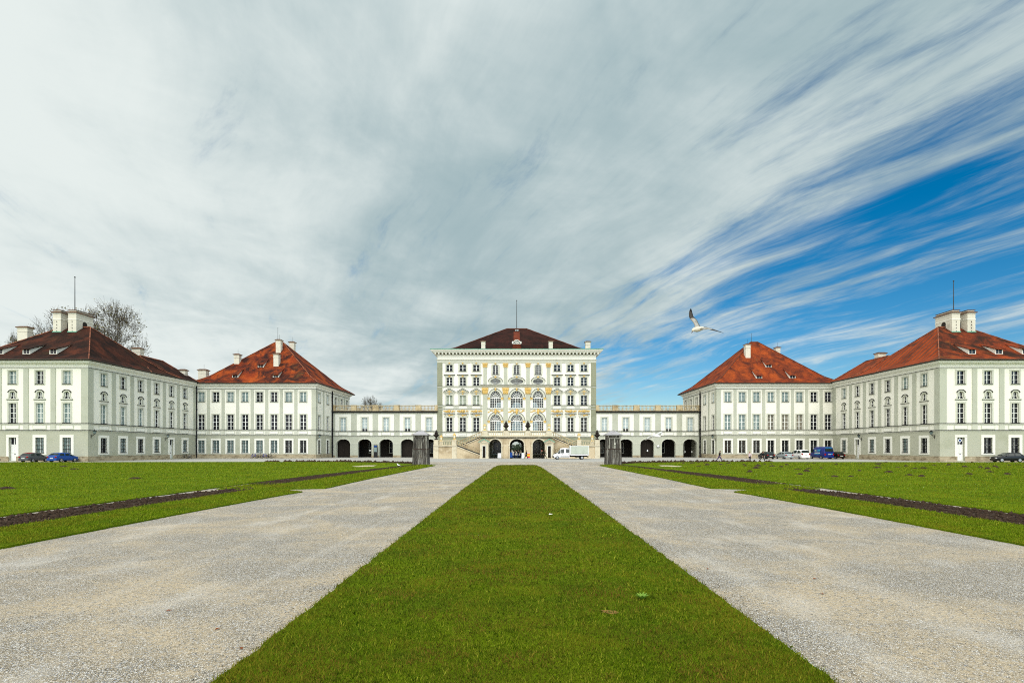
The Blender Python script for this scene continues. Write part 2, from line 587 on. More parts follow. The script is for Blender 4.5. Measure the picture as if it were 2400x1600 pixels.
def dormer(roof, root, x, y, z, pitch, w=1.5, h=.95, tile=None, flat=.22):
    """shed dormer on a slope facing -y; its cheeks are white plaster"""
    L = h / (math.tan(pitch) - math.tan(flat))
    zt = h + L * math.tan(flat)
    b = MB()
    for s in (-1, 1):
        x0, x1 = sorted((s * w / 2, s * (w / 2 - .14)))
        b.prism([(0, -.12), (0, h), (L, zt), (L, zt - .3)], x0, x1, 0, axis='x')
    b.box(-w / 2 + .14, w / 2 - .14, .06, .2, -.12, h - .02, 1)
    b.box(-.03, .03, .03, .07, .05, h - .1, 0)
    b.box(-w / 2 + .14, w / 2 - .14, .02, .07, -.1, .04, 0)
    n = len(b.v)
    o = .16
    a, c = -w / 2 - o, w / 2 + o
    t = .1
    b.add([(a, -.35, h - .35 * math.tan(flat)), (c, -.35, h - .35 * math.tan(flat)), (c, L + .25, zt + .25 * math.tan(flat)), (a, L + .25, zt + .25 * math.tan(flat))] +
          [(a, -.35, h + t - .35 * math.tan(flat)), (c, -.35, h + t - .35 * math.tan(flat)), (c, L + .25, zt + t + .25 * math.tan(flat)), (a, L + .25, zt + t + .25 * math.tan(flat))],
          [(0, 3, 2, 1), (4, 5, 6, 7), (0, 1, 5, 4), (1, 2, 6, 5), (2, 3, 7, 6), (3, 0, 4, 7)], 2)
    return b.build('dormer', [WHITE, GLASS_B, tile], roof, (x - root.location.x, y - root.location.y, z))


def slope_at(py, y0, ym, z0, zr):
    """where the sight line through photo row py meets a front slope"""
    best = None
    for i in range(2001):
        t = i / 2000
        Y = y0 + (ym - y0) * t
        d = abs(z0 + (zr - z0) * kick(t) - (CAM_H + (PY0 - py) * Y / FPX))
        if best is None or d < best[0]: best = (d, Y)
    Y = best[1]
    return Y, z0 + (zr - z0) * kick((Y - y0) / (ym - y0))


def flagpole(parent, root, x, y, zb, zt, r=.09):
    b = MB().tube([(0, 0, 0), (0, 0, (zt - zb) * .5), (0, 0, zt - zb)], [r, r * .8, r * .55], 6)
    b.blob((0, 0, zt - zb), r * 1.5, r * 1.5, r * 1.5)
    return b.build('flagpole', POLE, parent, (x - root.location.x, y - root.location.y, zb))


def balustrade_mb(mb, L, h, z0, z1, step=.42, thick=.34, r=.09, mi=0):
    """rail, foot and turned balusters along local x from 0 to L, rising from z0 to z1"""
    k = (z1 - z0) / L
    def slab(a, b):
        mb.add([(x, y, z0 + k * x + z) for z in (a, b) for x, y in ((0, -thick / 2), (L, -thick / 2), (L, thick / 2), (0, thick / 2))],
               [(0, 3, 2, 1), (4, 5, 6, 7), (0, 1, 5, 4), (1, 2, 6, 5), (2, 3, 7, 6), (3, 0, 4, 7)], mi)
    slab(0, .16)
    slab(h - .17, h)
    n = max(2, int(L / step))
    hb = h - .33
    for i in range(n):
        x = L * (i + .5) / n
        z = z0 + k * x + .16
        mb.lathe([(r * .85, 0), (r * .85, .06), (r * .55, .1), (r, hb * .32), (r * .8, hb * .48), (r * .42, hb * .72), (r * .5, hb * .88), (r * .85, hb * .93), (r * .85, hb)], x, 0, z, 7, mi)
    return mb

# ------------------------------------------------------------------ shared facade parts
def flashing(mb, path, z, out, closed=False, mi=1):
    mb.sweep(path, [(-.02, z), (out, z + .004), (out, z + .075), (-.02, z + .09)], closed, mi)  # lead sheet made thicker, its dark colour painting the course's shade line


def courses(root, path, lower=4.95, upper=5.95, closed=False):
    P = [(p[0] - root.location.x, p[1] - root.location.y) for p in path]
    b = MB()
    b.sweep(P, [(-.03, upper), (.12, upper + .02), (.15, upper + .13), (.05, upper + .16), (-.03, upper + .16)], closed, 0)
    flashing(b, P, upper + .16, .18, closed)
    b.sweep(P, [(-.03, lower - .06), (.08, lower - .04), (.1, lower + .05), (-.03, lower + .07)], closed, 0)
    flashing(b, P, lower + .07, .12, closed)
    return b.build('string_course', [MOULD, LEAD], root)


def cornice(root, path, z=15.15, closed=False):
    P = [(p[0] - root.location.x, p[1] - root.location.y) for p in path]
    b = MB()
    b.sweep(P, [(-.05, z - .2), (.05, z - .2), (.05, z - .07), (-.05, z - .07)], closed, 1)
    b.sweep(P, [(-.05, z - .068), (.10, z - .066), (.10, z - .001), (-.05, z)], closed, 2)  # dark strip painted as the shade line of the cornice
    b.sweep(P, [(-.05, z + .003), (.08, z + .003), (.08, z + .27), (.2, z + .31), (.2, z + .45), (.36, z + .55), (.62, z + .62), (.66, z + .8), (.8, z + .84), (.8, z + .96), (-.05, z + .98)], closed, 0)
    return b.build('cornice', [TRIM, MOULD, LEAD], root)


def pilaster(fac, u0, u1, v0=6.12, v1=14.98, mat=None):
    b = MB()
    b.box(u0, u1, -.09, .04, v0, v1)
    return fac.add(b, 'pilaster', mat or GREY)


def apron(fac, bays, pils, hw=1.0, v0=5.05, v1=5.93):
    """panels under the windows and pedestals under the pilasters"""
    for u in bays:
        b = MB()
        b.box(u - hw - .14, u + hw + .14, -.04, .02, v0 + .1, v1 - .06, 0)
        b.box(u - hw, u + hw, -.075, .02, v0 + .2, v1 - .17, 1)
        fac.add(b, 'apron_panel', [MOULD, TRIM])
    for a, c in pils:
        fac.add(MB().box(a - .04, c + .04, -.10, .02, v0 + .04, v1 - .01, 0), 'pedestal', MOULD)


def door(fac, u, v0, w, h, leaf_h):
    rec = .34
    b = MB()
    b.box(-w / 2, w / 2, rec, rec + .08, 0, leaf_h)
    for s in (-1, 1):
        for z0, z1 in ((.2, leaf_h * .42), (leaf_h * .48, leaf_h - .2)):
            b.box(s * w / 4 - w / 6, s * w / 4 + w / 6, rec - .03, rec + .02, z0, z1)
    b.box(-.035, .035, rec - .045, rec, 0, leaf_h)
    b.box(-w / 2, w / 2, rec - .06, rec + .08, leaf_h, leaf_h + .14)
    b.box(-w / 2, -w / 2 + .09, rec - .03, rec + .08, leaf_h + .14, h).box(w / 2 - .09, w / 2, rec - .03, rec + .08, leaf_h + .14, h)
    b.box(-w / 2 + .09, w / 2 - .09, rec - .03, rec + .08, h - .09, h).box(-.05, .05, rec - .03, rec + .08, leaf_h + .14, h - .09)
    o = fac.add(b, 'door', WOODDOOR, u, v0)
    fac.put(MB().box(-w / 2 + .09, w / 2 - .09, rec + .01, rec + .03, leaf_h + .14, h - .09).mesh('pane', GLASS_B), 'pane', 0, 0, o)
    fac.put(MB().box(.06, .16, rec - .13, rec - .02, 1.0, 1.1).mesh('handle', IRON), 'handle', 0, 0, o)
    s, b = .36, MB()
    b.box(-w / 2 - s, -w / 2 + .02, -.07, .03, .55, h).box(w / 2 - .02, w / 2 + s, -.07, .03, .55, h).box(-w / 2 - s, w / 2 + s, -.07, .031, h - .02, h + s)
    fac.put(b.mesh('surround', TRIM), 'surround', 0, 0, o)
    return o


def mezz_poly(u, v, g=0.0):
    half = [(.62 + g, 0 - g * .0), (.52 + g, .22), (.44 + g, .48), (.42 + g, .72), (.44 + g, .82)]
    top = [((.44 + g) * math.cos(PI * k / 8), .82 + (.36 + g) * math.sin(PI * k / 8)) for k in range(1, 8)]
    pts = half + top + [(-x, z) for x, z in half[::-1]]
    return [(u + x, v + z) for x, z in pts]


def mezzanine(fac, u, v, pane):
    if 'mezz' not in _wc:
        b = MB()
        inner = [(x * .86, .04 + z * .94) for x, z in mezz_poly(0, 0)]
        ring(b, inner, mezz_poly(0, 0), .2, .27)
        b.box(-.05, .05, .19, .268, .04, 1.12)
        b.box(-.5, .5, .21, .265, .46, .52)
        _wc['mezz'] = b.mesh('window', SASH)
        b = MB()
        ring(b, mezz_poly(0, 0, -.01), mezz_poly(0, 0, .2), -.09, .03, closed=False)
        b.box(-.95, .95, -.12, .032, -.14, 0)
        b.box(-.98, .98, -.15, .03, -.2, -.139, 1)
        _wc['mezz_s'] = b.mesh('surround', [MOULD, LEAD])
        b = MB()
        pts = [((.74) * math.cos(PI * k / 10), .78 + .66 * math.sin(PI * k / 10)) for k in range(1, 10)]
        for p, q in zip(pts[:-1], pts[1:]): b.bar(p, q, .09, -.16, .03)
        _wc['mezz_h'] = b.mesh('hood', LEAD)
    o = fac.put(_wc['mezz'], 'window', u, v)
    k = 'mezz_p' + pane.name
    if k not in _wc:
        _wc[k] = MB().face([(x, .25, z) for x, z in mezz_poly(0, 0)]).mesh('pane', pane)
    fac.put(_wc[k], 'pane', 0, 0, o)
    fac.put(_wc['mezz_s'], 'surround', 0, 0, o)
    fac.put(_wc['mezz_h'], 'hood', 0, 0, o)


def plinth(fac, u0, u1, gaps=(), top=.85, out=.1):
    b = MB()
    us = [u0]
    for a, c in gaps: us += [a, c]
    us.append(u1)
    for a, c in zip(us[::2], us[1::2]):
        b.box(a, c, -out, .03, -.2, top - .06)
        b.box(a, c, -out - .03, .03, top - .06, top)
    return fac.add(b, 'plinth', STONE)


def plain_walls(root, pts, z0, z1, mat=WHITE):
    b = MB()
    for a, c in zip(pts[:-1], pts[1:]):
        b.face([(p[0] - root.location.x, p[1] - root.location.y, z) for p, z in ((a, z0), (c, z0), (c, z1), (a, z1))])
    return b.build('rear_wall', mat, root)


def pick(seed, opts):
    r = random.Random(seed)
    return r.choice(opts)


# ------------------------------------------------------------------ outer pavilions
def outer_pavilion(s, wx, label, roof_m, side_m, ridge_m, door_bay):
    root = thing('corner_pavilion', label, 'building', (s * (wx + 10), 84, 0))
    F = Facade(root, 0, 84, 0)
    W = 19.8
    bays = [s * (wx + 3.38 + 4.36 * k) for k in range(4)]
    ends = sorted((s * wx, s * (wx + W)))
    up, gr = [], []
    for i, u in enumerate(bays):
        up += [rect_poly(u, 12.5, 1.3, 2.1), rect_poly(u, 6.2, 1.22, 3.2), mezz_poly(u, 10.12)]
        gr.append(rect_poly(u, .18, 1.25, 3.75) if i == door_bay else rect_poly(u, 1.4, 1.4, 2.48))
    F.add(wall_sheet(MB(), [(ends[0], 4.95), (ends[1], 4.95), (ends[1], 16.05), (ends[0], 16.05)], up, .34), 'wall', WHITE)
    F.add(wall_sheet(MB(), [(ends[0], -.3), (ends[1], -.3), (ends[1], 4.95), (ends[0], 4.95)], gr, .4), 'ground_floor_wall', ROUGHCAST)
    for i, u in enumerate(bays):
        window(F, u, 12.5, 1.3, 2.1, 3, pane=pick(i + s, [GLASS_C, GLASS, GLASS_C] if s < 0 else [GLASS_B, GLASS]), cap=False)  # on the left, pale panes paint the greenish reflections
        mezzanine(F, u, 10.12, GLASS_B if (i + s) % 2 else GLASS)
        window(F, u, 6.2, 1.22, 3.2, 4, pane=pick(i * 3 + s, [GLASS_C, GLASS] if s < 0 else [GLASS_B, GLASS]))
        if i == door_bay: door(F, u, .18, 1.25, 3.75, 2.45)
        else: window(F, u, 1.4, 1.4, 2.48, 4, pane=GLASS_C if s < 0 else GLASS_B, surround=TRIM, sw=.42, grille=True)
    pil = [(b_ + s * (2.18 - .4), b_ + s * (2.18 + .4)) for b_ in bays[:3]]
    pil = [tuple(sorted(p)) for p in pil]
    e = .088
    pil.append((s * wx - 0.0, s * (wx + 1.05))); pil[-1] = tuple(sorted((s * wx - s * e, s * (wx + 1.05))))
    pil.append(tuple(sorted((s * (wx + W) + s * e, s * (wx + W - 1.0)))))
    for a, c in pil: pilaster(F, a, c)
    apron(F, bays, [p for p in pil], 1.0)
    gaps = [(bays[door_bay] - .625, bays[door_bay] + .625)]
    plinth(F, ends[0] - .098, ends[1] + .098, gaps)
    # the long side towards the court
    S = Facade(root, s * wx, 0, R(90) * (-s))
    U = (lambda Y: Y) if s < 0 else (lambda Y: -Y)
    ys = [87.2 + 4.27 * k for k in range(6)]
    lo, hi = sorted((U(84), U(112.45)))
    up, gr = [], []
    for i, y in enumerate(ys):
        u = U(y)
        up += [rect_poly(u, 12.5, 1.3, 2.1), rect_poly(u, 6.2, 1.22, 3.2), mezz_poly(u, 10.12)]
        gr.append(rect_poly(u, .18, 1.2, 3.75) if i == 4 else rect_poly(u, 1.4, 1.4, 2.48))
    S.add(wall_sheet(MB(), [(lo, 4.95), (hi, 4.95), (hi, 16.05), (lo, 16.05)], up, .34), 'wall', WHITE)
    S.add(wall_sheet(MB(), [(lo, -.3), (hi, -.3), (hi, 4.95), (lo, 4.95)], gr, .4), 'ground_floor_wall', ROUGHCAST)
    for i, y in enumerate(ys):
        u = U(y)
        window(S, u, 12.5, 1.3, 2.1, 3, pane=pick(i + 5 * s, [GLASS, GLASS_B, GLASS_C]))
        mezzanine(S, u, 10.12, GLASS_B)
        window(S, u, 6.2, 1.22, 3.2, 4, pane=pick(i * 2 + s, [GLASS_C, GLASS, GLASS_B] if s < 0 else [GLASS_B]))
        if i == 4: door(S, u, .18, 1.2, 3.75, 2.45)
        else: window(S, u, 1.4, 1.4, 2.48, 4, pane=GLASS_C if i % 2 else GLASS, surround=TRIM, sw=.42, grille=True)
    pil = []
    for k in range(5):
        y = (ys[k] + ys[k + 1]) / 2
        pil.append((U(y) - .42, U(y) + .42))
    pil.append(tuple(sorted((U(84.0), U(85.0)))))
    pil.append(tuple(sorted((U(111.3), U(112.4)))))
    for a, c in pil: pilaster(S, a, c)
    apron(S, [U(y) for y in ys], pil, .95)
    plinth(S, lo, hi, [(U(ys[4]) - .6, U(ys[4]) + .6)])
    far = s * (wx + W)
    path = [(far, 104.7), (far, 84), (s * wx, 84), (s * wx, 112.45)]
    if s > 0: path = path[::-1]
    courses(root, path)
    cornice(root, path)
    plain_walls(root, [(far, 84), (far, 104.7), (s * (wx + 11), 104.7), (s * (wx + 11), 112.45), (s * wx, 112.45)], -.2, 16.05)
    # roofs
    e0, e1 = wx - .85, wx + W + .9
    xs = sorted((s * e0, s * e1))
    xr = sorted((s * (wx + 8.0), s * (wx + 13.0)))
    z0, zr, y0, ym = 16.3, 23.9, 83.1, 94.3
    ro = hip_roof(root, xs[0], xs[1], y0, 105.6, z0, (xr[0], ym), (xr[1], ym), zr, roof_m, side_m, ridge_m)
    xs2 = sorted((s * (e0 + .02), s * (wx + 12)))
    wing = hip_roof(root, xs2[0], xs2[1], 97.5, 113.0, 16.28, (s * (wx + 5.0), 102.5), (s * (wx + 5.0), 109.3), 20.25, side_m, side_m, ridge_m, name='wing_roof')
    slope = math.atan((zr - z0) * .86 / ((ym - y0) * .8))
    for d in (6.9, 11.3, 15.7):
        Y = 85.6
        z = z0 + (zr - z0) * kick((Y - y0) / (ym - y0))
        dormer(ro, root, s * (wx + d - (.3 if s > 0 else -.1)), Y, z + .05, slope, 1.25, .80, roof_m, slope - .235)
    # the pair of great stacks on the ridge
    for d0, d1 in ((9.25, 10.7), (12.0, 13.4)):
        w = d1 - d0
        Y0, dep, zb, zt = 92.75, 3.7, 21.6, 26.55
        b = MB()
        hgt = zt - zb
        hole = arch_poly(dep / 2, -.3, 1.0, 2.9, .5, 8)
        b.box(-w / 2, w / 2, 0, dep, 0, hgt - .55, 0)
        b.box(-w / 2 - .05, w / 2 + .05, -.05, dep + .05, hgt - 1.55, hgt - 1.42, 3)
        b.box(-w / 2 - .06, w / 2 + .06, -.06, dep + .06, hgt - .55, hgt - .40, 3)
        b.box(-w / 2 - .22, w / 2 + .22, -.22, dep + .22, hgt - .40, hgt - .26, 1)
        b.frustum(0, dep / 2, hgt - .26, hgt - .12, w / 2 + .18, dep / 2 + .18, w / 2 - .12, dep / 2 - .12, 1)
        b.box(-w / 2 + .1, w / 2 - .1, .1, dep - .1, hgt - .12, hgt + .06, 0)
        b.box(-w / 2 - .02, w / 2 + .02, -.02, dep + .02, hgt + .06, hgt + .15, 1)
        side = -s
        for q in (-1, 1):
            b.prism([(dep / 2 - .5, 0), (dep / 2 + .5, 0), (dep / 2 + .5, 2.9)] + [(dep / 2 + .5 * math.cos(PI * k / 8), 2.9 + .42 * math.sin(PI * k / 8)) for k in range(1, 8)] + [(dep / 2 - .5, 2.9)],
                    q * (w / 2 - .3), q * (w / 2 + .012), 2, axis='x')
        for k in range(4): b.box(-.03, .03, -.06, .0, 1.2 + .55 * k, 1.45 + .55 * k, 2)
        b.box(-w / 2 - .09, w / 2 + .09, -.09, .4, .0, 1.28, 4)
        b.build('chimney', [CHIM, CHIMCAP, DARKIN, TRIM, COPPER], ro, (s * (wx + (d0 + d1) / 2) - root.location.x, Y0 - root.location.y, zb))
    flagpole(ro, root, s * (wx + 11.4), 95, 23.0, 33.2 if s < 0 else 32.5)
    chimney(wing, root, s * (wx + 6.1), 103.5 if s < 0 else 106.5, 19.3, 22.0 if s < 0 else 21.6, 1.6, 1.1, False)
    if s < 0:
        chimney(ro, root, -(wx + 17.6), 92, 17.4, 23.5, 1.75, 1.1, False)
        chimney(wing, root, -(wx + 2.0), 111.2, 16.9, 18.9, 1.3, .9, False)
    return root


# ------------------------------------------------------------------ inner pavilions
def inner_pavilion(s, wx, label, roof_m, ridge_m, seed):
    Y0, D, W = 112.5, 22.8, 25.9
    root = thing('inner_pavilion', label, 'building', (s * (wx + 13), Y0, 0))
    F = Facade(root, 0, Y0, 0)
    if s < 0: bays = [-45.96 - 3.13 * k for k in range(8)]
    else: bays = [45.45 + 3.085 * k for k in range(8)]
    ends = sorted((s * wx, s * (wx + W)))
    up, gr = [], []
    for u in bays:
        up += [rect_poly(u, 12.15, 1.45, 2.1), rect_poly(u, 6.15, 1.42, 3.25)]
        gr.append(rect_poly(u, 1.2, 1.48, 2.7))
    F.add(wall_sheet(MB(), [(ends[0], 4.95), (ends[1], 4.95), (ends[1], 15.9), (ends[0], 15.9)], up, .34), 'wall', WHITE)
    F.add(wall_sheet(MB(), [(ends[0], -.3), (ends[1], -.3), (ends[1], 4.95), (ends[0], 4.95)], gr, .36), 'ground_floor_wall', ROUGHCAST)
    for i, u in enumerate(bays):
        if s < 0:
            a, m, g = pick(i + 40, [GLASS, GLASS_C, GLASS_B]), GLASS_B, GLASS_C if i > 1 else GLASS
        else:
            a, m, g = (GLASS_C if i < 6 else GLASS_B), (GLASS_T if i in (3, 4, 5) else GLASS_C if i < 7 else GLASS_B), GLASS
            if i == 6: m = GLASS_B
        window(F, u, 12.15, 1.45, 2.1, 3, pane=a)
        window(F, u, 6.15, 1.42, 3.25, 4, pane=m, mull=.16)
        window(F, u, 1.2, 1.48, 2.7, 4, pane=g, surround=TRIM, sw=.34, grille=True)
    pil = [((bays[k] + bays[k + 1]) / 2 - .32, (bays[k] + bays[k + 1]) / 2 + .32) for k in range(7)]
    e = .088
    pil.append(tuple(sorted((s * (wx - e), s * (wx + .85)))))
    for a, c in pil: pilaster(F, a, c, 6.12, 14.8)
    apron(F, bays, pil, .85)
    plinth(F, ends[0] - .098, ends[1] + .098)
    S = Facade(root, s * wx, 0, R(90) * (-s))
    U = (lambda Y: Y) if s < 0 else (lambda Y: -Y)
    ys = [114.5, 119.6, 125.0, 129.2, 133.2]
    lo, hi = sorted((U(Y0), U(Y0 + D)))
    up, gr = [], []
    for i, y in enumerate(ys):
        up.append(rect_poly(U(y), 12.15, 1.4, 2.1))
        if i < 2:
            up.append(rect_poly(U(y), 6.15, 1.4, 3.25))
            gr.append(rect_poly(U(y), 1.0, 1.45, 2.95))
    S.add(wall_sheet(MB(), [(lo, 4.95), (hi, 4.95), (hi, 15.9), (lo, 15.9)], up, .34), 'wall', WHITE)
    S.add(wall_sheet(MB(), [(lo, -.3), (hi, -.3), (hi, 4.95), (lo, 4.95)], gr, .36), 'ground_floor_wall', ROUGHCAST)
    for i, y in enumerate(ys):
        window(S, U(y), 12.15, 1.4, 2.1, 3, pane=GLASS_W if i < 2 else GLASS)
        if i < 2:
            window(S, U(y), 6.15, 1.4, 3.25, 4, pane=GLASS_B, mull=.16)
            window(S, U(y), 1.0, 1.45, 2.95, 4, pane=GLASS_B, surround=TRIM, sw=.3, grille=True)
    pil = [tuple(sorted((U(Y0), U(Y0 + .8)))), (U(117.05) - .32, U(117.05) + .32), (U(127.1) - .3, U(127.1) + .3), (U(131.2) - .3, U(131.2) + .3)]
    for a, c in pil: pilaster(S, a, c, 6.12, 14.8)
    apron(S, [U(y) for y in ys[:2]], pil[:2], .85)
    plinth(S, *sorted((U(Y0), U(122.4))))
    far = s * (wx + W)
    path = [(far, Y0), (s * wx, Y0), (s * wx, Y0 + D)]
    if s > 0: path = path[::-1]
    courses(root, path)
    cornice(root, path, 14.97)
    plain_walls(root, [(far, Y0), (far, Y0 + D), (s * wx, Y0 + D)], -.2, 15.9)
    x0, x1 = sorted((s * (wx - .95), s * (wx + W + .6)))
    z0, zr, y0, y1 = 16.1, 27.2, 111.5, 136.2
    ym = (y0 + y1) / 2
    xa, xb = sorted((s * 55.4, s * 57.2))
    ro = hip_roof(root, x0, x1, y0, y1, z0, (xa, ym), (xb, ym), zr, roof_m, roof_m, ridge_m)
    slope = math.atan((zr - z0) * .86 / ((ym - y0) * .8))
    ch = [(651.9, 826.6, 794.4), (646.7, 858.5, 827.3)] if s < 0 else [(1753.5, 838.5, 805)]
    for px, pb, pt in ch:
        Y, z = slope_at(pb, y0, ym, z0, zr)
        p = at(px, pt, Y)
        chimney(ro, root, p.x, Y + .5, z - .1, p.z, 1.1, 1.0, s > 0 or pb < 830)
    if s < 0:
        chimney(ro, root, -63.0, 118.0, 19.5, 23.4, 1.15, 1.0)
        chimney(ro, root, -54.3, 126.5, 22.5, 27.9, 1.15, 1.0)
        chimney(ro, root, -69.0, 115.2, 16.4, 19.5, 1.7, 1.2)
    else:
        chimney(ro, root, 63.3, 127, 20.5, 26.7, 1.0, 1.0)
    dm = [(551.0, 884.5), (611.0, 860.8), (646.5, 884.3)] if s < 0 else [(1801.5, 860.5), (1779.5, 886.5), (1857.5, 886)]
    for px, pb in dm:
        Y, z = slope_at(pb, y0, ym, z0, zr)
        dormer(ro, root, at(px, pb, Y).x, Y, z, slope, 1.3, .72, roof_m, slope - .20)
    flagpole(ro, root, -56.6 if s < 0 else 55.6, ym, 27.0, 30.6 if s < 0 else 29.3, .05)
    # rainwater pipes at the two inner angles
    for x, y in ((s * (wx + W - .35), Y0 - .22), (s * (wx - .2), 122.2)):
        b = MB().tube([(0, 0, .1), (0, 0, 15.0), (0, -.0, 15.2), (-.3 * s * 0, -.35, 15.9)], .15, 6)
        for z in (2.5, 6.5, 10.5, 14): b.box(-.19, .19, -.19, .19, z, z + .1)
        b.build('downpipe', IRON, root, (x - root.location.x, y - root.location.y, 0))
    return root


# ------------------------------------------------------------------ arcaded galleries
def gallery(s, label):
    Y0, D = 122.5, 6.5
    xi, xo = 18.55, 43.2
    root = thing('arcaded_gallery', label, 'building', (s * 30.9, Y0, 0))
    F = Facade(root, 0, Y0, 0)
    us = sorted(s * x for x in (20.55, 25.58, 30.6, 35.62, 40.65))
    ends = sorted((s * xi, s * xo))
    up = [rect_poly(u, 6.1, 1.32, 3.2) for u in us]
    gr = [arch_poly(u, -.3, 3.2, 3.2, 1.1) for u in us]
    F.add(wall_sheet(MB(), [(ends[0], 4.95), (ends[1], 4.95), (ends[1], 10.6), (ends[0], 10.6)], up, .34), 'wall', GREY)
    F.add(wall_sheet(MB(), [(ends[0], -.3), (ends[1], -.3), (ends[1], 4.95), (ends[0], 4.95)], gr, .9), 'arcade_wall', GREY)
    for i, u in enumerate(us):
        k = i if s < 0 else 4 - i
        b = MB()
        hw = 1.86
        wall_sheet(b, rect_poly(u, 6.14, 2 * hw, 4.0), [rect_poly(u, 6.06 + .08, 1.34, 3.18)], .03, -.03)
        F.add(b, 'wall_panel', TRIM)
        o = window(F, u, 6.1, 1.32, 3.2, 5, pane=GLASS_W if s < 0 else GLASS_C if False else GLASS_W, surround=MOULD, sw=.28, mull=.15, proud=.09)
        if i in (1, 3):
            F.put(MB().box(-.58, -.1, .23, .25, .12, .72).box(.1, .58, .23, .25, .12, .72).mesh('open_sash', GLASS_B), 'open_sash', 0, 0, o)
        b = MB()
        n = 14
        pin = [(1.6 * math.cos(PI * q / n), 3.2 + 1.1 * math.sin(PI * q / n)) for q in range(n + 1)]
        pout = [(1.82 * math.cos(PI * q / n), 3.2 + 1.32 * math.sin(PI * q / n)) for q in range(n + 1)]
        ring(b, pin, pout, -.07, .05, closed=False)
        b.box(-.16, .16, -.13, .05, 4.22, 4.72)
        F.put(b.mesh('archivolt', MOULD), 'archivolt', u, 0)
        # what closes the arch inside
        b = MB()
        kind = (i + (0 if s < 0 else 1)) % 3
        if kind == 0:
            b.box(-1.58, 1.58, 1.3, 1.4, 0, 4.3)
            for q in (-1, 1): b.box(q * .78 - .62, q * .78 + .62, 1.24, 1.31, .3, 3.0)
            F.put(b.mesh('gate', GATE), 'gate', u, 0)
    pier_u = [(us[k] + us[k + 1]) / 2 for k in range(4)]
    for a in [ends[0] + .25] + pier_u + [ends[1] - .25]:
        w = .93 if a in pier_u else .46
        F.add(MB().box(a - w, a + w, -.06, .05, 3.1, 3.3), 'impost', MOULD)
        F.add(MB().box(a - w + .02, a + w - .02, -.08, .05, -.2, .5), 'plinth', STONE)
    apron(F, us, [], 1.0, 5.05, 5.93)
    for u in us:
        for q in (-1, 1): F.add(MB().box(u + q * 1.5 - .34, u + q * 1.5 + .34, -.035, .02, 5.1, 5.88), 'band_panel', TRIM)
    path = [(ends[0], Y0), (ends[1], Y0)]
    courses(root, path)
    P = [(p[0] - root.location.x, 0) for p in path]
    b = MB()
    b.sweep(P, [(-.03, 10.4), (.12, 10.42), (.2, 10.55), (.42, 10.62), (.45, 10.86), (-.03, 10.9)], False, 0)
    b.sweep(P, [(-.03, 10.36), (.08, 10.36), (.08, 10.398), (-.03, 10.398)], False, 1)
    b.build('cornice', [LEAD, MOULD], root)
    b = MB().box(ends[0] - root.location.x, ends[1] - root.location.x, .02, D, 10.65, 10.88)
    b.build('roof_terrace', M('terrace_paving_' + ('w' if s < 0 else 'e'), (.25, .23, .19), .9, [(1, 4, (.15, .13, .1), .45, .7)]), root)
    # passage behind the arches
    a, c = ends[0] - root.location.x, ends[1] - root.location.x
    b = MB()
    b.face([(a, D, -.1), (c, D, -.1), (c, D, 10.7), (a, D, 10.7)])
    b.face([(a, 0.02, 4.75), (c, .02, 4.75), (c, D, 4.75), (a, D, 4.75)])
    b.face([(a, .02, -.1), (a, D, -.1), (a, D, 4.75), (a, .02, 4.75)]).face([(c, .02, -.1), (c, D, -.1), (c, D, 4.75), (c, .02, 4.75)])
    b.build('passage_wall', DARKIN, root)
    for i, u in enumerate(us):
        if (i + (0 if s < 0 else 1)) % 3:
            q = MB()
            q.box(-.75, .75, D - .14, D - .06, 1.0, 3.6, 1)
            for t in (-.75, 0, .75): q.box(t - .06, t + .06, D - .2, D - .15, .95, 3.65, 0)
            for z in (.95, 2.3, 3.6): q.box(-.8, .8, D - .21, D - .16, z - .05, z + .05, 0)
            q.build('inner_window', [MOULD, GLASS_B], root, (u - root.location.x, 0, 0))
    # balustrade with piers
    edges = [ends[0] + .35] + pier_u + [ends[1] - .3]
    for k, a in enumerate(edges):
        w = .62 if 0 < k < 5 else .34
        b = MB().box(-w, w, -.24, .3, 0, 1.24).box(-w - .06, w + .06, -.3, .36, 1.2401, 1.36).box(-w - .05, w + .05, -.29, .35, -.03, .14).box(-w + .16, w - .16, -.27, 0, .3, 1.05)
        b.build('balustrade_pier', BALU, root, (a - root.location.x, .0, 10.9))
    for a, c in zip(edges[:-1], edges[1:]):
        a += .62 if a != edges[0] else .34
        c -= .62 if c != edges[-1] else .34
        b = MB()
        balustrade_mb(b, c - a, 1.3, 0, 0, .31, .32, .105)
        b.build('balustrade', BALU, root, (a - root.location.x, .0, 10.9))
    return root

# ------------------------------------------------------------------ gilded ornament
def gold_cluster(mb, u, v, w, h, n, rnd, y=-.1, r=.1):
    for _ in range(n):
        t = rnd.uniform(-1, 1)
        x = u + t * w / 2
        z = v + h * (.5 + .32 * math.sin(t * 9 + rnd.uniform(-.5, .5)) + rnd.uniform(-.12, .12))
        q = r * rnd.uniform(.6, 1.5)
        mb.blob((x, y, z), q * rnd.uniform(1, 2.0), .06, q, 0, 5, 2)
    return mb


def capital(fac, u, v0, v1, w):
    b = MB()
    h = v1 - v0
    b.frustum(u, -.13, v0 + .06, v1 - .14, w * .36, .1, w * .46, .13)
    b.box(u - w * .52, u + w * .52, -.30, .02, v1 - .14, v1)
    b.box(u - w * .42, u + w * .42, -.24, .02, v0, v0 + .08)
    for k in (-1, 0, 1):
        b.blob((u + k * w * .3, -.27, v0 + h * .3), w * .15, .08, h * .18)
        b.blob((u + k * w * .36, -.3, v0 + h * .68), w * .17, .09, h * .16)
    return fac.add(b, 'capital', GOLD)


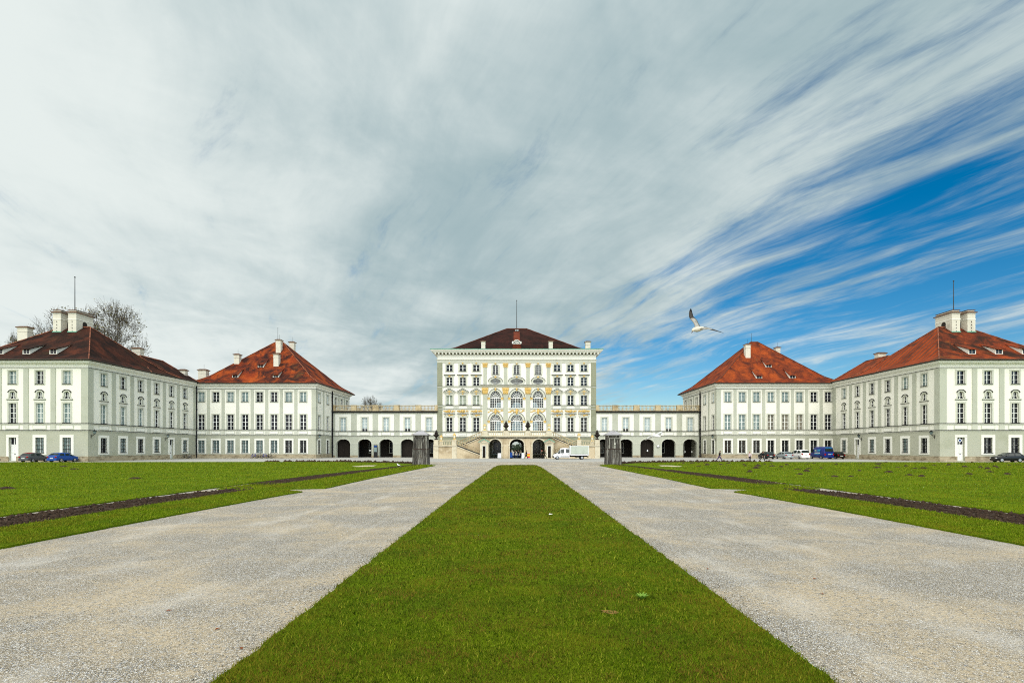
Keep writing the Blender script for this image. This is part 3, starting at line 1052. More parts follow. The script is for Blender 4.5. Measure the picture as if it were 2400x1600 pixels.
# ------------------------------------------------------------------ palace block
def palace():
    Y0 = 122.5
    root = thing('palace_block', 'tall five storey cream palace block with gilded ornament and brown hipped roof in the middle', 'building', (0, Y0, 0))
    F = Facade(root, 0, Y0, 0)
    rnd = random.Random(3)
    wx = [s * x for s in (-1, 1) for x in (9.48, 12.63, 15.77)]
    cx = [-4.97, 0, 5.02]
    holes = []
    rows = [(6.14, 1.42, 3.2), (12.3, 1.46, 2.22), (16.85, 1.42, 1.85), (20.2, 1.5, 1.5)]
    for u in wx:
        for v, w, h in rows: holes.append(rect_poly(u, v, w, h))
    AW = {0: 2.62, 1: 2.95, 2: 2.62}
    for i, u in enumerate(cx):
        holes.append(arch_poly(u, 6.1, AW[i], 8.5, 1.62))
        holes.append(arch_poly(u, 11.6, AW[i], 13.9, 1.72))
        holes.append(oval_poly(u, 17.78, 1.25 if i != 1 else 1.55, .72))
        holes.append(arch_poly(u, 19.45, 1.4, 21.4, .3, 6))
    F.add(wall_sheet(MB(), [(-18.5, 4.7), (18.5, 4.7), (18.5, 22.6), (-18.5, 22.6)], holes, .36), 'wall', WHITE)
    g = [arch_poly(0, -.3, 3.0, 2.9, 1.2)] + [rect_poly(u, 1.0, 1.7, 2.6) for u in (-4.6, 4.65)]
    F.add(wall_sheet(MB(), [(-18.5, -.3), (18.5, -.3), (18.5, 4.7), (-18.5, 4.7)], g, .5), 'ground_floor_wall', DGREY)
    for u in (-4.6, 4.65): window(F, u, 1.0, 1.7, 2.6, 3, pane=GLASS_B, surround=TRIM, sw=.35)
    # side windows of the four storeys, with their heads
    def child(o, key, make, name, mats):
        if key not in _wc: _wc[key] = make().mesh(name, mats)
        F.put(_wc[key], name, 0, 0, o)
    for u in wx:
        left = u < 0
        o = window(F, u, 6.14, 1.42, 3.2, 4, pane=GLASS_B, mull=.17, sw=.34, proud=.1, sill=True)
        def hood2():
            b = MB().box(-1.36, 1.36, -.36, .03, 4.06, 4.2, 1).box(-1.28, 1.28, -.26, .03, 3.94, 4.06, 0)
            for s in (-1, 1): b.box(s * 1.1 - .12, s * 1.1 + .12, -.22, .03, 3.4, 3.94, 0)
            return b
        child(o, 'hood2', hood2, 'hood', [MOULD, LEAD])
        def orn2():
            b = gold_cluster(MB(), 0, 3.6, 1.5, .3, 12, random.Random(5), -.14, .09)
            return b.blob((0, -.2, 3.66), .2, .1, .26)
        child(o, 'orn2', orn2, 'ornament', GOLD)
        o = window(F, u, 12.3, 1.46, 2.22, 3, pane=GLASS_G if left else GLASS_B, mull=.17, sw=.34, proud=.09)
        def ped():
            b = MB()
            b.box(-1.32, 1.32, -.34, .03, 2.78, 2.9, 0)
            for s in (-1, 1):
                b.bar((s * 1.36, 2.92), (0, 3.72), .12, -.36, .03, 0)
                b.bar((s * 1.42, 3.03), (0, 3.86), .08, -.42, .03, 1)
            b.prism([(-1.2, 2.9), (1.2, 2.9), (0, 3.64)], -.12, .03, 0)
            return b
        child(o, 'ped', ped, 'pediment', [MOULD, LEAD])
        def orn3():
            b = MB().prism([(-.62, 3.0), (.62, 3.0), (0, 3.34)], -.2, -.1)
            b.blob((0, -.2, 3.12), .22, .12, .2).blob((0, -.2, 2.6), .2, .1, .2)
            return b
        child(o, 'orn3', orn3, 'ornament', GOLD)
        o = window(F, u, 16.85, 1.42, 1.85, 3, pane=GLASS_B, mull=.17, sw=.3, proud=.08)
        child(o, 'hood4', lambda: MB().box(-1.3, 1.3, -.34, .03, 2.42, 2.54, 1).box(-1.2, 1.2, -.22, .03, 2.3, 2.42, 0), 'hood', [MOULD, LEAD])
        child(o, 'orn4', lambda: MB().blob((0, -.2, 2.12), .3, .1, .17).blob((0, -.22, 2.22), .14, .1, .12), 'ornament', GOLD)
        o = window(F, u, 20.2, 1.5, 1.5, 2, pane=GLASS_B if left else GLASS, mull=.17, sw=.3, proud=.08)
        child(o, 'orn5', lambda: MB().blob((0, -.16, 1.78), .26, .1, .13).blob((0, -.18, 1.92), .14, .1, .1), 'ornament', GOLD)
    # middle bays
    for i, u in enumerate(cx):
        for v, vs, rise in ((6.1, 2.4, 1.62), (11.6, 2.3, 1.72)):
            w = AW[i]
            b = arched_frame(w, vs, rise, .22, .31)
            o = F.add(b, 'arched_window', SASH, u, v)
            F.put(MB().face([(x, .27, z) for x, z in arch_poly(0, 0, w, vs, rise)]).mesh('pane', CLEAR), 'pane', 0, 0, o)
            b = MB()
            n = 14
            pin = [((w / 2 - .02) * math.cos(PI * q / n), vs + (rise - .02) * math.sin(PI * q / n)) for q in range(n + 1)]
            pou = [((w / 2 + .42) * math.cos(PI * q / n), vs + (rise + .42) * math.sin(PI * q / n)) for q in range(n + 1)]
            pov = [((w / 2 + .5) * math.cos(PI * q / n), vs + (rise + .5) * math.sin(PI * q / n)) for q in range(n + 1)]
            ring(b, pin, pou, -.1, .04, 0, False)
            ring(b, pou, pov, -.17, .04, 1, False)
            F.put(b.mesh('archivolt', [MOULD, LEAD]), 'archivolt', 0, 0, o)
            b = MB()
            for s in (-1, 1):
                b.box(s * (w / 2 + .26) - .27, s * (w / 2 + .26) + .27, -.2, .03, vs - .34, vs + .02)
                b.box(s * (w / 2 + .26) - .33, s * (w / 2 + .26) + .33, -.26, .03, vs + .02, vs + .1)
            b.blob((0, -.2, vs + rise + .22), .2, .12, .28).blob((0, -.22, vs + rise + .5), .3, .1, .14)
            F.put(b.mesh('ornament', GOLD), 'ornament', 0, 0, o)
        rx = 1.25 if i != 1 else 1.55
        b = MB()
        ring(b, oval_poly(0, 0, rx - .08, .64), oval_poly(0, 0, rx, .72), .2, .3)
        for k in range(-5, 6):
            x = k * .24
            if abs(x) < rx - .15:
                hh = .7 * math.sqrt(1 - (x / rx) ** 2)
                b.box(x - .014, x + .014, .22, .29, -hh, hh)
        for z in (-.34, 0, .34):
            ww = rx * math.sqrt(1 - (z / .72) ** 2)
            b.box(-ww, ww, .215, .285, z - .014, z + .014)
        o = F.add(b, 'oval_window', SASH, u, 17.78)
        F.put(MB().face([(x, .28, z) for x, z in oval_poly(0, 0, rx, .72)]).mesh('pane', GLASS_B), 'pane', 0, 0, o)
        b = MB()
        ring(b, oval_poly(0, 0, rx - .02, .70), oval_poly(0, 0, rx + .38, 1.03), -.1, .04, 0)
        top = [((rx + .42) * math.cos(PI * q / 14), 1.07 * math.sin(PI * q / 14)) for q in range(15)]
        for p, q in zip(top[:-1], top[1:]): b.bar(p, q, .08, -.18, .03, 1)
        F.put(b.mesh('surround', [MOULD, LEAD]), 'surround', 0, 0, o)
        F.put(MB().blob((0, -.2, .98), .28, .1, .16).blob((0, -.22, 1.12), .16, .1, .14).mesh('ornament', GOLD), 'ornament', 0, 0, o)
        w = 1.4
        b = MB()
        pt = arch_poly(0, 0, w, 1.95, .3, 6)
        ring(b, [(x * .9, .08 + z * .93) for x, z in pt], pt, .2, .3)
        b.box(-.06, .06, .19, .298, .05, 2.2)
        for k in (-1, 1): b.box(k * .36 - .016, k * .36 + .016, .21, .29, .05, 2.1)
        for k in range(1, 5): b.box(-.65, .65, .212, .288, k * .44 - .016, k * .44 + .016)
        o = F.add(b, 'window', SASH, u, 19.45)
        F.put(MB().face([(x, .28, z) for x, z in pt]).mesh('pane', GLASS_B), 'pane', 0, 0, o)
        b = MB()
        po = arch_poly(0, -.3, w + .56, 2.0, .5, 6)
        ring(b, [(x * .99, z * .995 + .01) for x, z in pt], po, -.09, .035)
        b.box(-.85, .85, -.16, .2, -.1, .02, 1)
        F.put(b.mesh('surround', [MOULD, LEAD]), 'surround', 0, 0, o)
        F.put(MB().blob((0, -.18, 2.5), .26, .1, .14).mesh('ornament', GOLD), 'ornament', 0, 0, o)
        # garland between the two tiers
        b = gold_cluster(MB(), u, 10.55, 3.5 if i != 1 else 3.9, .55, 42, rnd, -.1, .1)
        b.blob((u, -.2, 10.75), .32, .14, .5).blob((u, -.2, 11.2), .2, .1, .2)
        F.add(b, 'garland', GOLD)
        F.add(MB().box(u - 1.9, u + 1.9, -.2, .03, 11.42, 11.5, 1).box(u - 1.85, u + 1.85, -.12, .03, 11.2, 11.42, 0), 'sill_course', [MOULD, LEAD])
    pu = [-7.4, -2.6, 2.65, 7.45]
    for u in pu:
        pilaster(F, u - .52, u + .52, 6.12, 14.85)
        F.add(MB().box(u - .4, u + .4, -.09, .04, 17.05, 21.1), 'pilaster', GREY)
        capital(F, u, 14.85, 16.3, 1.5)
        capital(F, u, 21.1, 22.05, 1.2)
    for s in (-1, 1):
        b = MB()
        for k in range(36):
            z = 4.75 + k * .485
            b.box(*sorted((s * 18.62, s * 17.42)), -.10 - .006 * (k % 2), .04, z, z + .47)
        F.add(b, 'corner_pilaster', DGREY)
        a, c = sorted((s * 8.1, s * 17.3))
        for x in (9.48, 12.63, 15.77):
            b = MB().blob((s * x, -.2, 10.82), .28, .14, .34, 0, 8, 4)
            for _ in range(58):
                t = rnd.uniform(-1, 1)
                zz = 10.8 + rnd.uniform(-.26, .26) * (1 - .55 * abs(t)) + .06 * math.sin(abs(t) * 10)
                q = rnd.uniform(.06, .12)
                b.blob((s * x + t * 1.32, -.1, zz), q * rnd.uniform(1, 2), .07, q, 0, 5, 2)
            F.add(b, 'gilded_relief', GOLD)
        b = MB()
        for z, o_ in ((16.42, .16), (12.0, .16), (11.22, .14)):
            b.box(*sorted((s * 8.05, s * 18.66)), -o_, .03, z, z + .16, 0)
            b.box(*sorted((s * 8.05, s * 18.68)), -o_ - .06, .03, z + .16, z + .22, 1)
        for x in (9.48, 12.63, 15.77): b.box(s * x - .95, s * x + .95, -.06, .02, 11.45, 11.95, 2)
        b.box(*sorted((s * 8.05, s * 17.4)), -.035, .02, 11.44, 11.96, 0)
        F.add(b, 'string_course', [MOULD, LEAD, TRIM])
    b = MB()
    b.sweep([(-8.5, 0), (8.5, 0)], [(-.02, 16.48), (.2, 16.5), (.24, 16.66), (.42, 16.74), (.46, 16.9), (-.02, 16.92)], False, 0)
    b.sweep([(-8.5, 0), (8.5, 0)], [(-.02, 16.925), (.5, 16.93), (.5, 17.0), (-.02, 17.03)], False, 1)
    F.add(b, 'middle_cornice', [MOULD, LEAD])
    path = [(-18.5, 158 - 4), (-18.5, Y0), (18.5, Y0), (18.5, 154)]
    courses(root, path, 4.75, 5.78)
    apron(F, wx, [(u - .75, u + .75) for u in pu], .85, 5.0, 5.76)
    P = [(p[0], p[1] - Y0) for p in path]
    b = MB()
    b.sweep(P, [(-.05, 22.08), (.1, 22.1), (.12, 22.7), (.3, 22.76), (.32, 22.86), (-.05, 22.88)], False, 1)
    b.sweep(P, [(-.05, 22.885), (.06, 22.885), (.06, 23.85), (-.05, 23.86)], False, 0)
    b.sweep(P, [(-.05, 23.865), (.2, 23.87), (.25, 23.98), (-.05, 23.99)], False, 0)
    b.sweep(P, [(-.05, 24.4), (1.0, 24.4), (1.05, 24.56), (1.3, 24.64), (1.5, 24.9), (1.55, 25.02), (-.05, 25.04)], False, 0)
    b.sweep(P, [(-.05, 25.045), (1.62, 25.05), (1.62, 25.16), (-.05, 25.2)], False, 2)
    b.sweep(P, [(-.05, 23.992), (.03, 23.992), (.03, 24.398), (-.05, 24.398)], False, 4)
    b.build('cornice', [TRIM, MOULD, COPPER, DGREY, SOFFIT], root)
    b = MB()
    for k in range(47):
        u = -18.95 + k * .824
        b.box(u - .16, u + .16, -.92, .02, 24.06, 24.38)
    F.add(b, 'modillions', TRIM)
    plain_walls(root, [(-18.5, Y0), (-18.5, 154)], -.2, 24.4)
    plain_walls(root, [(18.5, Y0), (18.5, 154)], -.2, 24.4)
    # garden front with the same openings, so the great hall is lit from both sides
    B = Facade(root, 0, 152.0, 0)
    hh = [arch_poly(0, -.3, 3.0, 2.9, 1.2)]
    for i, u in enumerate(cx):
        hh += [arch_poly(u, 6.1, AW[i], 8.5, 1.62), arch_poly(u, 11.6, AW[i], 13.9, 1.72)]
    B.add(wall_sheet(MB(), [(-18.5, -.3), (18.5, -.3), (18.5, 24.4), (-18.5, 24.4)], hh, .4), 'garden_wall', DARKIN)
    for i, u in enumerate(cx):
        for v, vs, rise in ((6.1, 2.4, 1.62), (11.6, 2.3, 1.72)):
            B.add(arched_frame(AW[i], vs, rise, .1, .2, 4, 4), 'garden_window', IRON, u, v)
    b = MB()
    y0, y1 = .45, 29.4
    for s in (-1, 1): b.face([(s * 8.4, y0, 5.9), (s * 8.4, y1, 5.9), (s * 8.4, y1, 17.2), (s * 8.4, y0, 17.2)])
    for z in (5.9, 17.2): b.face([(-8.4, y0, z), (8.4, y0, z), (8.4, y1, z), (-8.4, y1, z)])
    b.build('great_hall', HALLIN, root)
    b = MB()
    for s in (-1, 1): b.face([(s * 1.6, .5, -.1), (s * 1.6, y1, -.1), (s * 1.6, y1, 4.3), (s * 1.6, .5, 4.3)])
    b.face([(-1.6, .5, 4.25), (1.6, .5, 4.25), (1.6, y1, 4.25), (-1.6, y1, 4.25)])
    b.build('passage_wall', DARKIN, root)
    # roof behind the cornice
    b = MB().box(-18.6, 18.6, .05, 31.4, 24.9, 25.03)
    b.build('roof_deck', LEAD, root)
    z0, zr, y0, y1, ym = 25.06, 33.5, 123.6, 152.2, 137.6
    ro = hip_roof(root, -18.4, 18.4, y0, y1, z0, (-2.7, ym), (2.7, ym), zr, ROOF_M, ROOF_M, RIDGE_D)
    for u in (-8.0, 8.15): 
        chimney(ro, root, u, 125.4, 25.3, 27.9, .95, .9, False)
    chimney(ro, root, 17.6, 129.5, 25.2, 28.6, 1.2, 1.0, False)
    # red tiled lucarne with a fan light
    Yd = 127.3
    zd = z0 + (zr - z0) * kick((Yd - y0) / (ym - y0))
    b = MB()
    b.box(-.95, .95, 0, 2.6, -.6, .55, 0)
    pt = [(-.85, .5), (.85, .5)] + [(.85 * math.cos(PI * k / 10), .55 + .85 * math.sin(PI * k / 10)) for k in range(11)]
    b.prism(pt, -.02, 3.2, 1)
    b.box(-1.15, -.8, -.16, .1, .5, 1.05, 2).box(.8, 1.15, -.16, .1, .5, 1.05, 2)
    for rr, t in ((.85, .14), (.45, .1)):
        ps = [(rr * math.cos(PI * k / 10), .55 + rr * math.sin(PI * k / 10)) for k in range(11)]
        for p, q in zip(ps[:-1], ps[1:]): b.bar(p, q, t, -.16, 0, 2)
    for k in range(1, 6):
        a = PI * k / 6
        b.bar((.1 * math.cos(a), .6 + .1 * math.sin(a)), (.8 * math.cos(a), .55 + .8 * math.sin(a)), .07, -.13, 0, 2)
    b.box(-1.0, 1.0, -.2, .1, .42, .54, 2)
    b.box(-1.1, 1.1, -1.2, .4, -1.5, -.55, 0)
    b.build('dormer', [ROOF_PATCH, GLASS_B, TRIM], ro, (0, Yd - Y0, zd + .25))
    b = MB()
    for k in range(2): b.box(-.45 + k * .5, -.1 + k * .5, -.08, .1, 0, .3)
    b.build('skylight', GLASS_W, ro, (.05, ym - 1.6 - Y0, zr - .85))
    # newer red tiles patched in above the lucarne
    b = MB()
    y2, y3 = Yd + 1.2, ym - 1.9
    zz = lambda Y: z0 + (zr - z0) * kick((Y - y0) / (ym - y0)) + .05
    b.add([(-.75, y2 - Y0, zz(y2)), (.75, y2 - Y0, zz(y2)), (.8, y3 - Y0, zz(y3)), (-.8, y3 - Y0, zz(y3)), (-.75, y2 - Y0, zz(y2) - .1), (.75, y2 - Y0, zz(y2) - .1), (.8, y3 - Y0, zz(y3) - .1), (-.8, y3 - Y0, zz(y3) - .1)],
          [(0, 1, 2, 3), (4, 7, 6, 5), (0, 4, 5, 1), (1, 5, 6, 2), (2, 6, 7, 3), (3, 7, 4, 0)])
    b.build('tile_patch', ROOF_PATCH, ro)
    flagpole(ro, root, 0, ym, zr - .1, 41.0, .1)
    return root


# ------------------------------------------------------------------ open-air staircase
def staircase():
    YF = 110.6
    root = thing('double_staircase', 'tan stone double staircase with balustrades and three arches before the palace block', 'staircase', (0, YF, 0))
    F = Facade(root, 0, YF, 0)
    # terrace front with three arches
    ac = [(-4.55, 2.6), (.05, 3.0), (4.65, 2.6)]
    hs = [arch_poly(u, -.2, w, 2.75 if w < 2.8 else 2.9, 1.3 if w < 2.8 else 1.22) for u, w in ac]
    F.add(wall_sheet(MB(), [(-7.7, -.2), (7.75, -.2), (7.75, 4.4), (-7.7, 4.4)], hs, 1.0), 'terrace_wall', BLOCK)
    for u, w in ac:
        b = MB()
        n = 14
        vs, rise = (2.75, 1.3) if w < 2.8 else (2.9, 1.22)
        pin = [((w / 2 - .01) * math.cos(PI * q / n), vs + (rise - .01) * math.sin(PI * q / n)) for q in range(n + 1)]
        pou = [((w / 2 + .26) * math.cos(PI * q / n), vs + (rise + .26) * math.sin(PI * q / n)) for q in range(n + 1)]
        ring(b, pin, pou, -.1, .04, 0, False)
        b.box(-.17, .17, -.2, .04, vs + rise + .02, 4.42)
        for s in (-1, 1):
            b.box(*sorted((s * (w / 2 - .03), s * (w / 2 + .3))), -.16, .3, vs - .22, vs, 0)
            b.box(*sorted((s * (w / 2 - .015), s * (w / 2 + .24))), -.09, .2, -.1, vs - .22, 0)
        F.put(b.mesh('archivolt', CREAMSTONE), 'archivolt', u, 0)
    for u in (-2.25, 2.37):
        F.add(MB().box(u - .5, u + .5, -.07, .03, -.1, 4.35), 'pier', BLOCK)
    b = MB().sweep([(-7.75, .0), (7.8, .0)], [(-.3, 4.4), (.1, 4.42), (.16, 4.55), (.3, 4.6), (.32, 4.78), (-.3, 4.79)], False, 0)
    b.box(-7.7, 7.75, .3, 11.75, 4.5, 4.78, 0)
    b.box(-7.72, 7.77, -.26, .2, 4.3, 4.395, 1)  # dark strip painted as the shadow under the slab
    F.add(b, 'terrace_slab', [CREAMSTONE, LEAD])
    for s in (-1, 1):
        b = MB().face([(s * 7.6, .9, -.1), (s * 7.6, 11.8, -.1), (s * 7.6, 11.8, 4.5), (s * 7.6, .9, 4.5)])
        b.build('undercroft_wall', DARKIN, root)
    # terrace balustrade
    piers = [(-6.75, .62), (-2.25, .55), (2.37, .55), (6.85, .62)]
    def pier(u, hw, y, z, h=1.12, mat=CREAMSTONE, d=.42):
        b = MB().box(-hw, hw, -d, d, 0, h - .12).box(-hw - .07, hw + .07, -d - .07, d + .07, h - .1199, h).box(-hw - .06, hw + .06, -d - .06, d + .06, -.02, .14)
        b.box(-hw + .14, hw - .14, -d - .03, 0, .28, h - .3)
        return b.build('balustrade_pier', mat, root, (u, y, z))
    for u, hw in piers: pier(u, hw, .18, 4.79)
    for (a, ha), (c, hc) in zip(piers[:-1], piers[1:]):
        L = c - hc - (a + ha)
        balustrade_mb(MB(), L, 1.05, 0, 0, .42, .3, .095).build('balustrade', BALULIGHT, root, (a + ha, .18, 4.79))
    for s in (-1, 1):
        x_in, x_out = 12.75, 17.4
        # landing block and the wall that carries the lower flight
        b = MB()
        fl = [(-s * 0, 0)]
        poly = [(s * x_out, -.2), (s * x_out, 2.5), (s * x_in, 2.5), (s * 7.3, .42), (s * 7.3, -.2)]
        if s > 0: poly = poly[::-1]
        b.prism(poly, -.55, .9, 0)
        b.prism([(s * x_out, -.2), (s * x_out, 2.5), (s * 11.9, 2.5), (s * 7.4, 4.45), (s * 7.4, -.2)][::(-1 if s > 0 else 1)], 1.35, 3.3, 0)
        b.box(*sorted((s * x_out, s * x_in)), .9, 1.35, -.2, 2.495, 0)
        b.build('stair_wall', BLOCK, root)
        # treads
        b = MB()
        for k in range(13):
            a, c = sorted((s * (x_in - k * .42), s * (x_in - (k + 1) * .42)))
            z = 2.73 - (k + 1) * .16
            b.box(a, c, -.3, .8, z - .3, z)
        for k in range(11):
            a, c = sorted((s * (12.0 - k * .42), s * (12.0 - (k + 1) * .42)))
            z = 2.73 + (k + 1) * .18
            b.box(a, c, 1.6, 3.1, z - .34, z)
        b.box(*sorted((s * x_out, s * x_in)), -.45, 3.2, 2.55, 2.73)
        b.build('steps', CREAMSTONE, root)
        # string mouldings, with dark strips on top
        def rake(x0, z0, x1, z1, y, dz, t, out, mi, bb):
            bb.prism([(x0, z0 + dz), (x1, z1 + dz), (x1, z1 + dz + t), (x0, z0 + dz + t)][::(-1 if x1 < x0 else 1)], y - out, y + .02, mi)
        b = MB()
        rake(s * x_in, 2.5, s * 7.3, .42, -.55, 0, .17, .16, 0, b)
        rake(s * x_in, 2.5, s * 7.3, .42, -.55, .172, .26, .03, 1, b)
        rake(s * 11.9, 2.5, s * 7.4, 4.45, 1.35, 0, .15, .14, 0, b)
        rake(s * 11.9, 2.5, s * 7.4, 4.45, 1.35, .152, .22, .03, 1, b)  # black shadow line of the upper flight, painted as a dark strip
        b.box(*sorted((s * (x_out + .12), s * (x_in - .0))), -.73, 3.3, 2.5, 2.64, 0)
        b.box(*sorted((s * (x_out + .05), s * (x_in - .0))), -.66, 3.25, 2.6401, 2.72, 1)
        b.build('stringer', [CREAMSTONE, LEAD], root)
        for u, hw in ((17.0, .48), (13.15, .45)):
            pier(s * u, hw, -.18, 2.72, 1.22)
            q = MB().box(-hw - .06, hw + .06, -.1, .1, -.2, 2.495)
            q.build('wall_pier', CREAMSTONE, root, (s * u, -.56, 0))
        a, c = sorted((s * 16.52, s * 13.6))
        balustrade_mb(MB(), c - a, 1.12, 0, 0, .36, .3, .1).build('balustrade', BALULIGHT, root, (a, -.18, 2.72))
        # raking balustrades
        x0, z0, x1, z1 = s * 12.7, 2.93, s * 7.45, .93
        if x0 > x1: x0, z0, x1, z1 = x1, z1, x0, z0
        balustrade_mb(MB(), x1 - x0, 1.02, z0, z1, .36, .3, .1).build('balustrade', BALU, root, (x0, -.25, 0))
        x0, z0, x1, z1 = s * 12.2, 2.78, s * 7.35, 4.83
        if x0 > x1: x0, z0, x1, z1 = x1, z1, x0, z0
        balustrade_mb(MB(), x1 - x0, 1.02, z0, z1, .36, .3, .1).build('balustrade', BALU, root, (x0, 1.55, 0))
    return root


def sentry_box(s):
    root = thing('stone_sentry_box', 'cream stone sentry niche with green copper gable on the %s of the staircase arches' % ('left' if s < 0 else 'right'), 'sentry box', (s * 6.8, 109.4, 0), 0, 'stone sentry boxes flanking the arches')
    b = MB()
    w, d = .86, .62
    wall_sheet(b, [(-w, -.1), (w, -.1), (w, 3.22), (-w, 3.22)], [rect_poly(0, .12, .62, 2.5)], .2, -d)
    for q in (-1, 1): b.face([(q * w, -d, -.1), (q * w, d, -.1), (q * w, d, 3.22), (q * w, -d, 3.22)])
    b.box(-w - .06, w + .06, -d - .06, d, -.1, .2) if False else None
    b.build('wall', CREAMSTONE, root)
    MB().box(-w - .07, -.31, -d - .07, -d + .02, -.1, .34).box(.31, w + .07, -d - .07, -d + .02, -.1, .34).build('foot', CREAMSTONE, root)
    MB().box(-.5, .5, -d + .2, d - .05, 0.02, 2.9).build('niche', GATE, root)
    b = MB()
    for q in (-1, 1): b.box(q * .37 - .055, q * .37 + .055, -d - .05, -d + .03, .345, 2.66)
    b.box(-.425, .425, -d - .05, -d + .031, 2.62, 2.74)
    b.build('door_frame', TRIM, root)
    b = MB().box(-w - .14, w + .14, -d - .16, d, 3.22, 3.34)
    b.prism([(-w - .1, 3.34), (w + .1, 3.34), (0, 3.86)], -d - .06, d, 0)
    for q in (-1, 1): b.bar((q * (w + .2), 3.36), (0, 3.9), .12, -d - .2, d, 0)
    b.build('gable', CREAMSTONE, root)
    b = MB()
    for q in (-1, 1): b.bar((q * (w + .3), 3.44), (0, 4.06), .14, -d - .26, d + .1, 0)
    b.build('roof', COPPER, root)
    return root


def urn(x, y, z, label):
    root = thing('stone_urn', label, 'urn', (x, y, z), 0, 'dark urns on the staircase piers')
    MB().box(-.42, .42, -.36, .36, 0, .14).lathe([(.36, .14), (.3, .2), (.14, .34), (.12, .42)], 0, 0, 0, 12).build('foot', URNMAT, root)
    MB().lathe([(.12, .42), (.3, .6), (.52, .86), (.6, 1.02), (.5, 1.1), (.34, 1.18), (.3, 1.24)], 0, 0, 0, 14).build('bowl', URNMAT, root, smooth=True)
    MB().lathe([(.44, 1.24), (.42, 1.32), (.24, 1.4), (.32, 1.52), (.28, 1.62), (.12, 1.74), (.17, 1.86), (.1, 2.0), (.03, 2.16)], 0, 0, 0, 10).build('lid', URNMAT, root)
    b = MB()
    for k in range(6):
        a = PI * k / 3
        b.blob((.52 * math.cos(a), .52 * math.sin(a), 1.0), .12, .12, .1)
        b.blob((.34 * math.cos(a), .34 * math.sin(a), 1.36), .1, .1, .09)
    b.build('garland', URNMAT, root)
    return root


LAMPGLASS = M('milk_glass', (.75, .75, .62), .3)


def gilt_lantern(x, y, z, label):
    root = thing('gilded_lantern', label, 'lantern', (x, y, z), 0, 'gilded lanterns on the staircase piers')
    MB().frustum(0, 0, 0, .12, .36, .3, .3, .25).lathe([(.22, .12), (.1, .2), (.14, .3)], 0, 0, 0, 8).build('foot', GOLD, root)
    MB().frustum(0, 0, .32, .96, .14, .14, .24, .24).build('glass', LAMPGLASS, root)
    b = MB()
    for sx in (-1, 1):
        for sy in (-1, 1): b.tube([(sx * .15, sy * .15, .28), (sx * .25, sy * .25, .98)], .045, 4)
    b.frustum(0, 0, .24, .34, .1, .1, .2, .2)
    b.build('frame', GOLD, root)
    b = MB().frustum(0, 0, .96, 1.06, .32, .32, .3, .3).frustum(0, 0, 1.06, 1.26, .26, .26, .1, .1).lathe([(.08, 1.26), (.12, 1.34), (.03, 1.48)], 0, 0, 0, 8)
    for k in range(4):
        a = PI / 4 + PI * k / 2
        b.blob((.38 * math.cos(a), .38 * math.sin(a), 1.08), .07, .07, .1)
    b.build('cap', GOLD, root)
    return root


def wall_lantern(x, y, z, rz, label):
    """bracket points along local -y, away from the wall"""
    root = thing('wall_lantern', label, 'lantern', (x, y, z), rz, 'black wall lanterns on the pavilions')
    b = MB().tube([(0, 0, -.2), (0, -.6, -.05), (0, -.95, .12)], .055, 5).tube([(0, 0, -.75), (0, -.45, -.35), (0, -.9, .05)], .045, 5).box(-.1, .1, -.05, .06, -.95, 0)
    b.build('bracket', IRON, root)
    MB().frustum(0, -.95, .16, .82, .14, .14, .26, .26).build('glass', GLASS_C, root)
    b = MB()
    for sx in (-1, 1):
        for sy in (-1, 1): b.tube([(sx * .14, -.95 + sy * .14, .14), (sx * .27, -.95 + sy * .27, .84)], .035, 4)
    b.frustum(0, -.95, .08, .17, .06, .06, .17, .17).frustum(0, -.95, .82, 1.12, .34, .34, .1, .1).lathe([(.07, 1.12), (.1, 1.2), (.02, 1.38)], 0, -.95, 0, 8)
    b.build('cage', IRON, root)
    root.scale = (.62, .62, .62)
    return root


# ------------------------------------------------------------------ boarded-up statues
def board_mat():
    m, nt, b = new_mat('weathered_boards')
    p = coords(nt)
    s = nt.n('ShaderNodeSeparateXYZ'); nt.put(s, 0, p)
    v = nt.scale(p, (9, 9, .5))
    c = nt.mix(nt.rampf(nt.noise(v, 1, 5, .7), .40, .64), (.065, .056, .044), (.015, .012, .010))
    c = nt.mix(nt.rampf(nt.noise(nt.scale(p, (11, 11, .3)), 1, 5, .65), .49, .66), c, (.36, .35, .30))
    nt.put(b, 'Base Color', c); nt.put(b, 'Roughness', .85)
    bp = nt.n('ShaderNodeBump'); nt.put(bp, 'Height', nt.noise(v, 2, 3)); nt.put(bp, 'Strength', .6); nt.put(bp, 'Distance', .03)
    nt.t.links.new(bp.outputs[0], b.inputs['Normal'])
    return m
BOARDS = board_mat()
OLDBAND = M('rusty_band', (.05, .035, .028), .7)
ZINC = M('zinc_sheet', (.36, .35, .36), .45, [(1.2, 4, (.16, .12, .10), .5, .72)], metal=.2)


